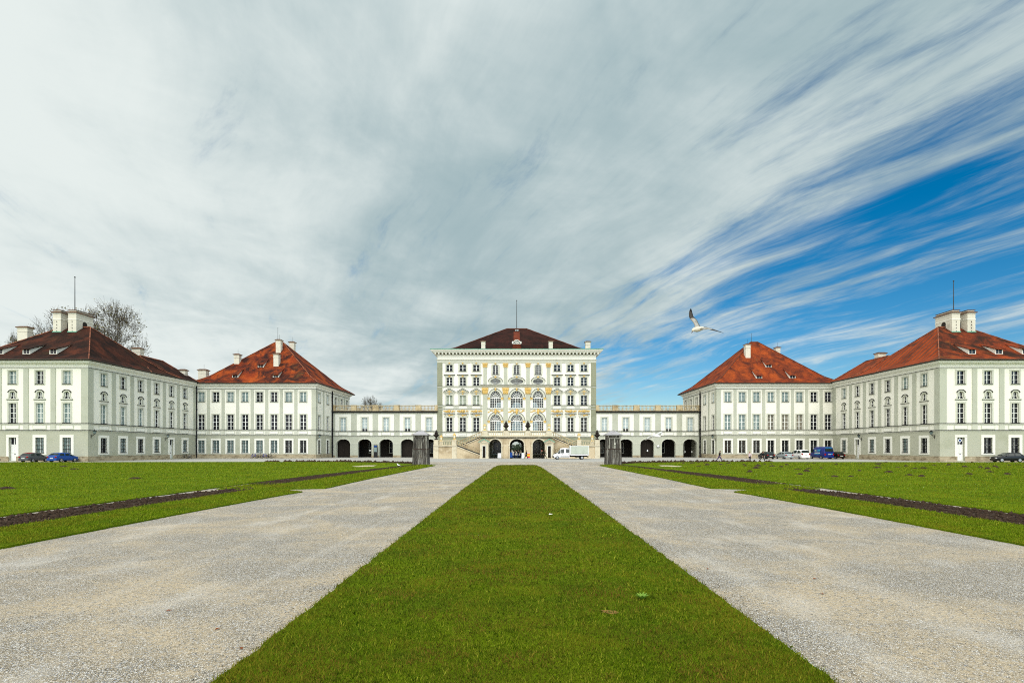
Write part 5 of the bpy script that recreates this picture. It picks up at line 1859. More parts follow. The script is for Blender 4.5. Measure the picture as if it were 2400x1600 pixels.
def bare_tree(label, x, y, height, spread, seed, leaves=1800, levels=6, lean=0.0, lm=None, width=None, dome=False):
    rnd = random.Random(seed)
    root = thing('bare_tree', label, 'tree', (x, y, 0), 0, 'trees behind the buildings')
    trunk, twigs, tips = MB(), MB(), []
    def grow(p, d, L, r, lev):
        pts, rr = [p], [r]
        n = 4 if lev < 3 else 3
        for i in range(n):
            d = (d + Vector((rnd.gauss(0, .13), rnd.gauss(0, .13), rnd.gauss(.03, .08)))).normalized()
            p = p + d * L / n
            pts.append(p); rr.append(r * (1 - .45 * (i + 1) / n))
        (trunk if lev < 2 else twigs).tube(pts, rr, 6 if lev < 2 else 4 if lev < 4 else 3, cap=False)
        if lev >= levels - 2: tips.extend(pts[1:])
        if lev >= levels: return
        m = rnd.choice((2, 3, 3)) if lev > 0 else (7 if dome else 5)
        for j in range(m):
            ax = d.orthogonal().normalized()
            ax.rotate(Matrix.Rotation(2 * PI * (j + rnd.random() * .7) / m, 3, d))
            ang = rnd.uniform(.35, .8) * (spread if lev < 2 else 1)
            nd = (d * math.cos(ang) + ax * math.sin(ang))
            nd.z += .06
            q = pts[-1] if j < 2 else pts[-2]
            grow(q, nd.normalized(), L * rnd.uniform(.66, .84), max(rr[-1] * rnd.uniform(.6, .8), .03), lev + 1)
        if lev > 1:
            grow(pts[-1], (d + Vector((0, 0, .15))).normalized(), L * .7, max(rr[-1] * .8, .03), lev + 1)
    grow(Vector((0, 0, -.2)), Vector((lean, 0, 1)).normalized(), height * .3, height * .022, 0)
    top = max(p.z for p in tips)
    f = height / top
    if dome:
        R_ = max(abs(p.x) for p in tips if p.z > top * .45)
        nb = 14
        lm_ = [0.0] * nb
        for p in tips:
            i = min(nb - 1, max(0, int((p.x / R_ + 1) / 2 * nb)))
            lm_[i] = max(lm_[i], p.z)
        lm_ = [max(a_, top * .5) for a_ in lm_]
        lm_ = [(lm_[max(0, i - 1)] + 2 * lm_[i] + lm_[min(nb - 1, i + 1)]) / 4 for i in range(nb)]
        def bend(p):
            z0 = top * .3
            if p[2] <= z0: return Vector(p)
            q = min(nb - 1.001, max(0.0, (p[0] / R_ + 1) / 2 * nb - .5))
            i = int(q)
            lmx = lm_[i] + (lm_[min(nb - 1, i + 1)] - lm_[i]) * (q - i)
            tgt = top * (1 - .27 * min(1.2, abs(p[0] / R_)) ** 2)
            return Vector((p[0], p[1], z0 + (p[2] - z0) * (tgt - z0) / (lmx - z0)))
        for b in (trunk, twigs): b.v = [tuple(bend(p)) for p in b.v]
        tips = [bend(p) for p in tips]
        top = max(p.z for p in tips)
        f = height / top
    xs = [p.x for p in tips if p.z > top * .45]
    gx = width / (max(xs) - min(xs)) / f if width else 1.0
    sh = -(max(xs) + min(xs)) / 2 if width else 0.0
    def fit(p):
        t = min(1.0, max(0.0, p[2] / (top * .45)))
        return ((p[0] + sh * t) * f * gx, p[1] * f * gx, p[2] * f)
    for b in (trunk, twigs): b.v = [fit(p) for p in b.v]
    trunk.build('trunk', BARK, root, fix=False)
    twigs.build('crown', BARK, root, fix=False)
    if leaves:
        b = MB()
        for _ in range(leaves):
            c = Vector(fit(rnd.choice(tips))) + Vector((rnd.gauss(0, .25), rnd.gauss(0, .25), rnd.gauss(0, .2)))
            s = rnd.uniform(.13, .27)
            a = Vector((rnd.gauss(0, 1), rnd.gauss(0, 1), rnd.gauss(0, .6))).normalized() * s
            e = a.cross(Vector((rnd.gauss(0, 1), rnd.gauss(0, 1), 1))).normalized() * s * .6
            b.face([c - a, c + e, c + a, c - e])
        b.build('leaves', lm or LEAF, root, fix=False)
    return root


def leafy_tree(label, x, y, h, r, seed):
    rnd = random.Random(seed)
    root = thing('garden_tree', label, 'tree', (x, y, 0), 0, 'trees in the garden beyond the passage')
    MB().tube([(0, 0, -.2), (0, 0, h * .4), (.1, 0, h * .8)], [.35, .25, .1], 7).build('trunk', BARK, root)
    b = MB()
    cl = [(Vector((rnd.gauss(0, r * .42), rnd.gauss(0, r * .42), h * rnd.uniform(.22, .95))), rnd.uniform(.3, .55) * r) for _ in range(26)]
    for c, q in cl:
        for _ in range(70):
            d = Vector((rnd.gauss(0, 1), rnd.gauss(0, 1), rnd.gauss(0, 1))).normalized() * q * rnd.uniform(.6, 1)
            s = rnd.uniform(.2, .4)
            a = Vector((rnd.gauss(0, 1), rnd.gauss(0, 1), rnd.gauss(0, 1))).normalized() * s
            e = a.orthogonal().normalized() * s * .6
            b.face([c + d - a, c + d + e, c + d + a, c + d - e])
    b.build('crown', LEAFY, root, fix=False)
    return root

# ------------------------------------------------------------------ ground
def gravel_mat():
    m, nt, b = new_mat('gravel')
    p = coords(nt, True)
    vo = nt.n('ShaderNodeTexVoronoi'); nt.put(vo, 'Vector', p); nt.put(vo, 'Scale', 92.0); nt.put(vo, 'Randomness', 1.0)
    sc = nt.n('ShaderNodeSeparateColor'); nt.put(sc, 0, vo.outputs['Color'])
    v2 = nt.n('ShaderNodeTexVoronoi'); nt.put(v2, 'Vector', p); nt.put(v2, 'Scale', 44.0)
    s2 = nt.n('ShaderNodeSeparateColor'); nt.put(s2, 0, v2.outputs['Color'])
    stone = nt.mix(nt.rampf(sc.outputs[0], .0, 1.0), (.29, .25, .185), (.60, .535, .42))
    stone = nt.mix(nt.rampf(sc.outputs[1], .80, .88), stone, (.76, .75, .72))
    stone = nt.mix(nt.rampf(sc.outputs[2], .88, .92), stone, (.25, .28, .33))
    stone = nt.mix(nt.rampf(s2.outputs[1], .88, .9), stone, (.70, .69, .66))
    gap = nt.rampf(vo.outputs['Distance'], .012, .0165, 0, .62)
    stone = nt.mix(nt.rampf(vo.outputs['Distance'], .42, .62, 0, .85), stone, (.10, .085, .06))
    fines = nt.mix(nt.rampf(nt.noise(p, 40, 3), .35, .65), (.44, .35, .22), (.58, .475, .32))
    patch = nt.noise(nt.scale(p, (.55, .8, 1)), .55, 6, .68, .5)
    mixf = nt.math('MULTIPLY', .8, nt.math('MULTIPLY', nt.rampf(patch, .42, .64), nt.rampf(nt.noise(p, 14, 5, .75), .36, .58)))
    c = nt.mix(mixf, stone, fines)
    c = nt.mix(nt.rampf(nt.noise(nt.scale(p, (1, .5, 1)), .9, 5, .6), .5, .75, 0, .35), c, (.64, .61, .55))
    track = nt.noise(nt.scale(p, (1.5, .045, 1)), 1.0, 4, .55, .6)
    c = nt.mix(nt.rampf(track, .54, .68, 0, .12), c, (.66, .635, .58))
    c = nt.mix(nt.rampf(track, .46, .32, 0, .14), c, (.25, .215, .16))
    nt.put(b, 'Base Color', c); nt.put(b, 'Roughness', .95); nt.put(b, 'Specular IOR Level', .05)
    bp = nt.n('ShaderNodeBump')
    h = nt.math('ADD', nt.math('MULTIPLY', vo.outputs['Distance'], -1.0), nt.math('MULTIPLY', v2.outputs['Distance'], -.8))
    nt.put(bp, 'Height', h); nt.put(bp, 'Strength', .8); nt.put(bp, 'Distance', .010)
    nt.t.links.new(bp.outputs[0], b.inputs['Normal'])
    return m
GRAVEL = gravel_mat()
FORE = M('forecourt_grit', (.35, .345, .315), .9, [(.25, 5, (.42, .40, .36), .45, .7, (.3, 1.5, 1)), (3, 5, (.24, .25, .24), .55, .8), (.6, 5, (.25, .26, .25), .58, .75, (.3, 1.4, 1))], bump=(30, 3, .3, .01))
SOIL = M('dark_soil', (.040, .025, .016), .95, [(7, 4, (.075, .050, .034), .5, .7), (26, 2, (.30, .27, .23), .70, .76)], bump=(9, 5, .9, .06))
SAND = M('pale_sand', (.52, .45, .33), .9, [(2, 5, (.25, .24, .08), .5, .72)])


def lawn_mat():
    m, nt, b = new_mat('lawn_turf')
    p = coords(nt, True)
    c = nt.mix(nt.rampf(nt.noise(p, .30, 5, .6), .38, .64), (.098, .162, .003), (.155, .222, .004))
    c = nt.mix(nt.rampf(nt.noise(nt.scale(p, (.5, 1.6, 1)), 1.1, 6, .7), .48, .72, 0, .8), c, (.060, .110, .003))
    c = nt.mix(nt.rampf(nt.noise(p, .8, 6, .7), .60, .76, 0, .55), c, (.15, .12, .025))
    c = nt.mix(nt.rampf(nt.noise(p, 60, 3, .7), .40, .7, 0, .6), c, (.03, .055, .006))
    c = nt.mix(nt.rampf(nt.noise(p, 38, 2, .7), .6, .72, 0, .5), c, (.17, .21, .03))
    nt.put(b, 'Base Color', c); nt.put(b, 'Roughness', .9); nt.put(b, 'Specular IOR Level', .03)
    bp = nt.n('ShaderNodeBump'); nt.put(bp, 'Height', nt.math('ADD', nt.noise(p, 45, 4, .7), nt.noise(p, 4, 4, .6))); nt.put(bp, 'Strength', .8); nt.put(bp, 'Distance', .05)
    nt.t.links.new(bp.outputs[0], b.inputs['Normal'])
    return m
TURF = lawn_mat()


def blade_mat(name, lo, hi, dark, mott, dryness):
    m, nt, b = new_mat(name)
    g = nt.n('ShaderNodeNewGeometry')
    r = g.outputs['Random Per Island']
    p = g.outputs['Position']
    c = nt.mix(nt.rampf(r, 0, .6), lo, hi)
    c = nt.mix(nt.rampf(r, .70, .95), c, (.30, .31, .03))
    dry = nt.math('MULTIPLY', nt.rampf(nt.noise(p, .75, 6, .7), .42, .62), nt.rampf(nt.math('FRACT', nt.math('MULTIPLY', r, 17.0)), .25, .5))
    dry = nt.math('MULTIPLY', dry, dryness)
    c = nt.mix(dry, c, (.17, .095, .018))
    c = nt.mix(nt.rampf(nt.noise(nt.scale(p, (.8, 1.3, 1)), .75, 4), .45, .68, 0, .5), c, (.055, .11, .006))
    c = nt.mix(nt.rampf(nt.noise(p, 9, 4, .75), .44, .66, 0, mott), c, dark)
    c = nt.mix(nt.rampf(nt.noise(p, .5, 6, .72), .48, .62, 0, .75), c, (.165, .155, .010))
    nt.put(b, 'Base Color', c); nt.put(b, 'Roughness', .8); nt.put(b, 'Specular IOR Level', .05)
    return m
BLADES = blade_mat('grass_blades', (.022, .050, .001), (.125, .175, .004), (.024, .042, .002), .75, 1.0)
BLADES_FAR = blade_mat('mown_grass_blades', (.070, .128, .002), (.150, .220, .004), (.062, .105, .003), .4, .25)


def resample(poly, seg, jit, rnd):
    out = []
    n = len(poly)
    for i in range(n):
        a, c = Vector(poly[i]), Vector(poly[(i + 1) % n])
        L = (c - a).length
        step = max(seg, .012 * min(a.y, c.y) + seg * .0)
        k = max(1, min(400, int(L / step)))
        if max(abs(a.x), abs(c.x)) > 100: k = 1
        for q in range(k):
            p = a.lerp(c, q / k)
            j = jit if (q > 0) else 0
            out.append((p.x + rnd.gauss(0, j), p.y + rnd.gauss(0, j)))
    return out


def ground_sheet(name, poly, z, mat, kind='structure', seg=.16, jit=.013, side=.12, seed=1, hump=0.0):
    rnd = random.Random(seed)
    P = resample(poly, seg, jit, rnd)
    vs = [Vector(p) for p in P]
    n = len(vs)
    es = [(i, (i + 1) % n) for i in range(n)]
    V, E, Fc, *_ = delaunay_2d_cdt(vs, es, [], 1, 1e-6)
    b = MB()
    fs = [f for f in Fc if inside((sum(V[i].x for i in f) / len(f), sum(V[i].y for i in f) / len(f)), P)]
    b.add([(p.x, p.y, z) for p in V], fs)
    for i in range(n):
        a, c = P[i], P[(i + 1) % n]
        b.face([(a[0], a[1], z - side), (c[0], c[1], z - side), (c[0], c[1], z), (a[0], a[1], z)])
    o = b.build(name, mat)
    tag(o, kind=kind)
    return o, P


def mass(name, verts, tris, mat, kind='stuff'):
    me = bpy.data.meshes.new(name)
    nv, nt_ = len(verts), len(tris)
    me.vertices.add(nv)
    me.vertices.foreach_set('co', np.asarray(verts, np.float32).ravel())
    me.loops.add(nt_ * 3)
    me.loops.foreach_set('vertex_index', np.asarray(tris, np.int32).ravel())
    me.polygons.add(nt_)
    me.polygons.foreach_set('loop_start', np.arange(0, nt_ * 3, 3, dtype=np.int32))
    me.polygons.foreach_set('loop_total', np.full(nt_, 3, np.int32))
    me.materials.append(mat)
    me.update(calc_edges=True)
    o = bpy.data.objects.new(name, me)
    COL.objects.link(o)
    o['kind'] = kind
    return o


def in_poly_np(x, y, poly):
    c = np.zeros(x.shape, bool)
    j = len(poly) - 1
    for i in range(len(poly)):
        xi, yi = poly[i]; xj, yj = poly[j]
        if yi != yj:
            hit = ((yi > y) != (yj > y)) & (x < (xj - xi) * (y - yi) / (yj - yi) + xi)
            c ^= hit
        j = i
    return c


def sow(name, poly, count, x0, x1, y0, y1, seed, power=2.0, size=1.0, z=.05, mat=None):
    """grass blades, thinner on the ground the farther they stand"""
    g = np.random.default_rng(seed)
    u = g.random(count * 2)
    a = 1 - power
    Y = (y0 ** a + u * (y1 ** a - y0 ** a)) ** (1 / a)
    X = g.uniform(x0, x1, count * 2)
    k = in_poly_np(X, Y, poly) & (np.abs(X) < Y * 1.06 + 1.5) & (((np.abs(X - .1) - 18) / 1.3) ** 2 + ((Y - 61.8) / 2.9) ** 2 > 1)
    X, Y = X[k][:count], Y[k][:count]
    n = len(X)
    X = X + g.normal(0, .022, n) * (1 + Y * .03)
    Y = Y + g.normal(0, .02, n)
    w = (.0026 + .00036 * Y) * g.uniform(.7, 1.4, n) * size
    h = (.016 + .0009 * Y) * g.uniform(.4, 1.9, n) * size
    th = g.uniform(0, 2 * np.pi, n)
    lean = h * g.uniform(.2, 1.1, n)
    ph = g.uniform(0, 2 * np.pi, n)
    bx, by = np.cos(th) * w, np.sin(th) * w
    V = np.empty((n, 3, 3), np.float32)
    V[:, 0] = np.stack([X - bx, Y - by, np.full(n, z - .01)], 1)
    V[:, 1] = np.stack([X + bx, Y + by, np.full(n, z - .01)], 1)
    V[:, 2] = np.stack([X + np.cos(ph) * lean, Y + np.sin(ph) * lean, z + h], 1)
    T = np.arange(n * 3, dtype=np.int32).reshape(n, 3)
    return mass(name, V.reshape(-1, 3), T, mat or BLADES)


def clods(name, poly, count, seed, z, mat, s0=.03, s1=.11, ypow=1.6, flat=.7):
    g = np.random.default_rng(seed)
    xs, ys = [p[0] for p in poly], [p[1] for p in poly]
    y0, y1 = max(3.0, min(ys)), max(ys)
    u = g.random(count * 4)
    a = 1 - ypow
    Y = (y0 ** a + u * (y1 ** a - y0 ** a)) ** (1 / a)
    X = g.uniform(min(xs), max(xs), count * 4)
    k = in_poly_np(X, Y, poly)
    X, Y = X[k][:count], Y[k][:count]
    n = len(X)
    r = g.uniform(s0, s1, n) * (1 + Y * .008)
    base = np.array([(1, 0, 0), (-.5, .87, 0), (-.5, -.87, 0), (0, 0, 1), (0, 0, -1)], np.float32)
    jit = g.uniform(.7, 1.3, (n, 5, 1))
    rot = g.uniform(0, 2 * np.pi, n)
    c, s = np.cos(rot), np.sin(rot)
    V = base[None] * jit
    x2 = V[..., 0] * c[:, None] - V[..., 1] * s[:, None]
    y2 = V[..., 0] * s[:, None] + V[..., 1] * c[:, None]
    V = np.stack([x2 * r[:, None] + X[:, None], y2 * r[:, None] + Y[:, None], V[..., 2] * r[:, None] * flat + z], 2)
    t = np.array([(0, 1, 3), (1, 2, 3), (2, 0, 3), (1, 0, 4), (2, 1, 4), (0, 2, 4)], np.int32)
    T = (t[None] + (np.arange(n) * 5)[:, None, None]).reshape(-1, 3)
    return mass(name, V.reshape(-1, 3), T, mat)


def molehill(x, y, r, h, seed, label, group):
    rnd = random.Random(seed)
    b = MB()
    n = 10
    rings = [(1, 0), (.8, .45), (.5, .8), (.2, 1.0)]
    v = []
    for q, z in rings:
        for k in range(n):
            a = 2 * PI * k / n
            f = q * rnd.uniform(.8, 1.2)
            v.append((r * f * math.cos(a), r * f * math.sin(a), h * z * rnd.uniform(.85, 1.15)))
    fs = [(i * n + k, i * n + (k + 1) % n, (i + 1) * n + (k + 1) % n, (i + 1) * n + k) for i in range(3) for k in range(n)]
    fs.append(tuple(3 * n + k for k in range(n)))
    b.add(v, fs)
    o = b.build('molehill', SOIL, None, (x, y, .045))
    return tag(o, label, 'molehill', group)


PEBBLE = leafmat('pebbles', (.22, .20, .16), (.60, .57, .50))


def grounds():
    b = MB().face([(-450, -60, 0), (450, -60, 0), (450, 700, 0), (-450, 700, 0)])
    tag(b.build('ground', GRAVEL), kind='structure')
    b = MB().face([(-130, 82.2, .004), (130, 82.2, .004), (130, 170, .004), (-130, 170, .004)])
    tag(b.build('forecourt', FORE), kind='structure')
    mid = [(-2.72, 1.0), (2.87, 1.0), (2.9, 20), (2.85, 40), (2.74, 53), (2.65, 60), (2.35, 64.5), (1.8, 65.3), (-1.7, 65.3), (-2.2, 64.6), (-2.5, 58), (-2.6, 50), (-2.76, 25)]
    o, pm = ground_sheet('middle_lawn', mid, .05, TURF, seed=3)
    sow('grass', pm, 230000, -3, 3.1, 4.0, 66, 11, 1.9)
    sow('grass_tufts', pm, 9000, -3, 3.1, 4.0, 30, 17, 1.9, 1.7)
    for a, c_, sd in ((-3.12, -2.70, 81), (2.84, 3.28, 82)):
        clods('loose_gravel', [(a, 4), (c_, 4), (c_, 30), (a, 30)], 900, sd, .012, PEBBLE, .006, .014, 1.8, .8)
    clods('loose_gravel', [(-11, 5), (-3, 5), (-3, 20), (-11, 20)], 2200, 83, .006, PEBBLE, .006, .012, 1.8, .7)
    clods('loose_gravel', [(3, 5), (11, 5), (11, 20), (3, 20)], 2200, 84, .006, PEBBLE, .006, .012, 1.8, .7)
    strip = [(11.05, 3), (11.0, 11), (10.9, 18), (10.65, 23.7), (10.45, 25.5), (12.3, 27.0), (10.15, 27.7), (10.3, 36.8), (10.15, 50), (10.0, 64.3), (11.6, 66.6), (12.25, 67.0), (12.9, 58), (13.5, 43), (13.9, 31.2), (15.6, 31.6), (15.75, 27.4), (13.6, 26.7), (13.7, 18), (13.7, 3)]
    bed1 = [(13.62, 3), (13.62, 18), (13.5, 27.0), (14.7, 28.9), (15.75, 23), (15.85, 3)]
    bed2 = [(13.95, 30.0), (13.42, 43), (12.82, 58), (12.1, 67.0), (12.6, 68.6), (13.5, 61), (14.9, 47), (15.55, 38), (15.7, 30.6)]
    big = [(16.2, 3), (16.15, 25), (16.3, 33), (15.9, 42), (14.95, 52), (13.95, 62), (13.4, 68.5), (15, 72), (19, 75.8), (27, 80.2), (40, 81.4), (58, 80.4), (66, 78.8), (130, 78.8), (170, 60), (170, 3)]
    bed3 = [(13.35, 68.7), (15, 72.2), (19, 76), (27, 80.4), (40, 81.6), (40, 82.1), (27, 81.6), (18, 77.2), (13.9, 73.6), (12.5, 69.6)]
    for s in (-1, 1):
        mp = lambda poly: [((-a if s < 0 else a + .15), y) for a, y in (poly if s > 0 else poly[::-1])]
        side = 'left' if s < 0 else 'right'
        o, ps = ground_sheet('verge_lawn', mp(strip), .05, TURF, seed=20 + s)
        xs = sorted((s * 16, s * 9.8))
        sow('grass', ps, 60000, xs[0], xs[1], 9, 66, 31 + s, 1.8, 1.1, .05, BLADES_FAR)
        o, pb = ground_sheet('big_lawn', mp(big), .05, TURF, seed=40 + s, seg=.5, jit=.05)
        xs = sorted((s * 75, s * 16))
        sow('grass', pb, 110000, xs[0], xs[1], 15, 78, 51 + s, 2.0, 1.1, .05, BLADES_FAR)
        for poly, cnt in ((bed1, 5200), (bed2, 3800), (bed3, 900)):
            o, pp = ground_sheet('soil_bed', mp(poly), .03, SOIL, seed=60 + s, jit=.05)
            big_ = poly is bed3
            clods('soil_clods', pp, cnt, 70 + s, .035, SOIL, .03 if not big_ else .1, .10 if not big_ else .28)
        # bare sandy patch on the far lawn
        c = (s * 18 + .1, 61.8)
        el = [(c[0] + 1.15 * math.cos(2 * PI * k / 24) * (1 + .2 * math.sin(5 * k)), c[1] + 2.6 * math.sin(2 * PI * k / 24)) for k in range(24)]
        ground_sheet('sand_patch', el, .054, SAND, seed=5, jit=.05, side=.002)
    # molehills: many on the right lawn, a few on the left
    rnd = random.Random(9)
    spots = []
    while len(spots) < 66:
        y = rnd.uniform(38, 77)
        x = rnd.uniform(20, 76)
        if x < y * .99 and all((x - a) ** 2 + (y - c) ** 2 > 1.2 for a, c in spots): spots.append((x, y))
    protos = [molehill(x, y, rnd.uniform(.24, .4), rnd.uniform(.10, .16), k, 'low dark molehill on the wide lawn before the right pavilions', 'molehills on the right lawn') for k, (x, y) in enumerate(spots[:4])]
    for x, y in spots[4:]:
        o = rnd.choice(protos).copy()
        COL.objects.link(o)
        o.location = (x, y, .045)
        o.rotation_euler = (0, 0, rnd.uniform(0, 6))
        o.scale = (rnd.uniform(.6, 1.3), rnd.uniform(.5, 1.0), rnd.uniform(.7, 1.2))
    for x, y in ((-26.3, 36.0), (-28.2, 27.6), (-26.4, 27.0), (-44, 52), (-52, 60)):
        molehill(x, y, .42, .12, int(abs(x) * 10), 'low dark molehill on the lawn before the left pavilions', 'molehills on the left lawn')
    # the broad-leaved weed, the scorched spot and a scrap of paper on the middle lawn
    root = thing('plantain_weed', 'bright green broad leaved weed growing in the middle lawn', 'plant', (1.75, 7.28, .05))
    b = MB()
    for k in range(11):
        a = 2 * PI * k / 11 + rnd.uniform(-.2, .2)
        L = rnd.uniform(.08, .14)
        d, e = Vector((math.cos(a), math.sin(a), 0)), Vector((-math.sin(a), math.cos(a), 0))
        q = [d * .01, d * L * .45 + e * .022 + Vector((0, 0, .05)), d * L + Vector((0, 0, .075)), d * L * .45 - e * .022 + Vector((0, 0, .05))]
        b.face(q)
    b.build('leaves', leafmat('weed_leaf', (.09, .20, .01), (.16, .28, .02)), root, fix=False)
    el = [(1.19 + .10 * math.cos(2 * PI * k / 12) * (1 + .35 * math.sin(3 * k)), 6.7 + .08 * math.sin(2 * PI * k / 12) * (1 + .3 * math.cos(5 * k))) for k in range(12)]
    ground_sheet('bare_patch', el, .0585, M('bare_earth', (.24, .13, .04), .9, [(30, 3, (.10, .10, .03), .5, .65)]), seed=8, jit=.012, seg=.05, side=.002)
    b = MB().face([(-.06, -.03, .0), (.05, -.05, .02), (.08, .04, .01), (-.03, .05, .03)])
    b.face([(-.06, -.03, -.01), (.05, -.05, .01), (.08, .04, .0), (-.03, .05, .02)])
    tag(b.build('paper_scrap', WHITE, None, (1.06, 16.4, .075)), 'white crumpled paper scrap lying on the middle lawn', 'litter')
    lm = M('dead_leaf', (.20, .06, .02), .8)
    for x, y, a in ((-4.6, 6.9, .4), (-3.55, 6.2, 1.2), (4.5, 7.7, 2.0), (4.9, 8.6, .2), (3.4, 9.3, 1.0), (-2.95, 5.6, 2.2)):
        b = MB().face([(-.035, 0, .004), (0, -.018, .012), (.045, 0, .006), (0, .02, .016)])
        tag(b.build('fallen_leaf', lm, None, (x, y, .005), a), 'small brown dead leaf on the pale gravel', 'leaf', 'dead leaves on the gravel')


# ------------------------------------------------------------------ small furniture by the arches
def furniture():
    W, RED, YEL, BLU = M('board_white', (.8, .82, .8), .5), M('poster_red', (.65, .03, .03), .5), M('poster_yellow', (.85, .45, .03), .5), M('board_blue', (.015, .06, .26), .5)
    def a_board(x, y, w, h, label, poster=False):
        root = thing('sign_board', label, 'sign', (x, y, 0))
        for s in (-1, 1):
            b = MB()
            t = .22
            v = [(-w / 2, s * t, .08), (w / 2, s * t, .08), (w / 2, s * .04, h), (-w / 2, s * .04, h)]
            b.add(v + [(p[0], p[1] + s * .04, p[2]) for p in v], [(0, 1, 2, 3), (7, 6, 5, 4), (0, 4, 5, 1), (1, 5, 6, 2), (2, 6, 7, 3), (3, 7, 4, 0)])
            b.build('panel', W, root)
        b = MB()
        for s in (-1, 1):
            for q in (-1, 1): b.tube([(q * (w / 2 - .03), s * .25, 0), (q * (w / 2 - .03), s * .08, h)], .022, 4)
        b.box(-w / 2, w / 2, -.30, -.26, .0, .1)
        b.build('frame', TRIMBLK, root)
        def strip(x0, x1, z0, z1, m, nm):
            f = lambda z: -(.22 - .18 * (z - .08) / (h - .08)) - .05
            MB().add([(x0, f(z0), z0), (x1, f(z0), z0), (x1, f(z1), z1), (x0, f(z1), z1), (x0, f(z0) + .01, z0), (x1, f(z0) + .01, z0), (x1, f(z1) + .01, z1), (x0, f(z1) + .01, z1)],
                     [(0, 1, 2, 3), (7, 6, 5, 4), (0, 4, 5, 1), (1, 5, 6, 2), (2, 6, 7, 3), (3, 7, 4, 0)]).build(nm, m, root)
        if poster:
            strip(-w * .42, w * .42, .16, h * .42, RED, 'poster')
            strip(-w * .42, w * .42, h * .42 + .005, h * .78, YEL, 'poster')
            strip(-w * .42, w * .42, h * .78 + .005, h * .95, RED, 'poster')
            strip(-w * .15, w * .2, h * .5, h * .62, W, 'poster_spot') if False else None
        else:
            for z in (.5, .62, .74, .86): strip(-w * .3, w * .3, z, z + .03, M('faint_print', (.5, .6, .62), .6), 'print')
        return root
    a_board(-3.62, 109.6, .75, 1.12, 'plain white sandwich board beside the left arch of the staircase')
    a_board(1.3, 107.2, .62, 1.18, 'narrow white sandwich board next to the person in a dark coat')
    a_board(2.42, 108.3, .72, 1.2, 'sandwich board with a red and yellow poster beside the middle arch', True)
    # information stele by the left arcade
    root = thing('notice_board', 'dark notice board with glazed case standing at a left arcade pier', 'notice board', (-32.9, 121.9, 0))
    MB().box(-.42, .42, -.14, .14, 0, 2.9).build('case', TRIMBLK, root)
    MB().box(-.32, .32, -.165, -.13, 1.3, 2.35).build('display', GLASS_C, root)
    MB().box(-.34, .34, -.165, -.13, 2.45, 2.75).build('heading', BLU, root)
    # wall plaque and signs on the arcades
    root = thing('wall_lamp', 'round white lamp fixed to an arcade pier right of the palace block', 'lamp', (33.1, 122.36, 2.62))
    MB().blob((0, -.06, 0), .32, .14, .26, 0, 12, 6).build('globe', W, root, smooth=True)
    MB().blob((0, -.02, -.05), .36, .08, .28, 0, 12, 6).build('backplate', IRON, root, smooth=True)
    tag(MB().box(-.26, .26, -.03, .03, -.13, .13).build('gate_sign', W, None, (-34.75, 124.0, 1.62)), 'small white sign hanging in the second arch of the left arcade', 'sign')
    tag(MB().box(-.14, .14, -.03, .03, -.22, .22).build('gate_sign', W, None, (30.9, 123.5, 1.6)), 'white notice on the dark doors of an arch in the right arcade', 'sign')
    for x in (39.8, 41.4): tag(MB().box(-.14, .14, -.03, .03, -.1, .1).build('gate_sign', W, None, (x, 123.6, 1.35)), 'small white plate on the gate in the outermost right arch', 'sign', 'plates on the outermost right gate')
    # round blue and white emblem in the fanlight of the right door
    root = thing('round_emblem', 'round white and blue emblem in the fanlight of the right corner pavilion door', 'emblem', (71.38, 84.2, 3.42))
    b = MB().lathe([(.0, -.02), (.3, -.02), (.3, .02), (0, .02)], 0, 0, 0, 18); b.v = [(p[0], p[2], p[1]) for p in b.v]; b.build('disc', W, root)
    b = MB().lathe([(.0, -.02), (.17, -.02), (.17, .02), (0, .02)], 0, 0, 0, 18); b.v = [(p[0], p[2] - .012, p[1]) for p in b.v]; b.build('centre', BLU, root)
    # blue rolling bin / display near the middle arch
    root = thing('blue_stand', 'blue upright display stand at the left side of the middle arch', 'stand', (-1.15, 109.9, 0))
    MB().frustum(0, 0, .25, 1.3, .26, .16, .24, .14).build('body', BLU, root)
    MB().box(-.22, .22, -.18, .18, .0, .12).tube([(-.18, 0, .1), (-.18, 0, .3)], .03, 4).tube([(.18, 0, .1), (.18, 0, .3)], .03, 4).build('foot', TRIMBLK, root)
    # barred basement opening, left pavilion
    for x, s in ((-69.0, -1),):
        root = thing('basement_grate', 'small barred white basement opening low in the left corner pavilion', 'grate', (-68.86, 95.9, .12), R(90))
        MB().box(-.55, .55, -.03, .05, 0, .62).build('frame', TRIM, root)
        b = MB()
        for k in range(4): b.box(-.42 + .24 * k - .07, -.42 + .24 * k + .05, -.045, -.02, .06, .56)
        b.build('bars', IRON, root)


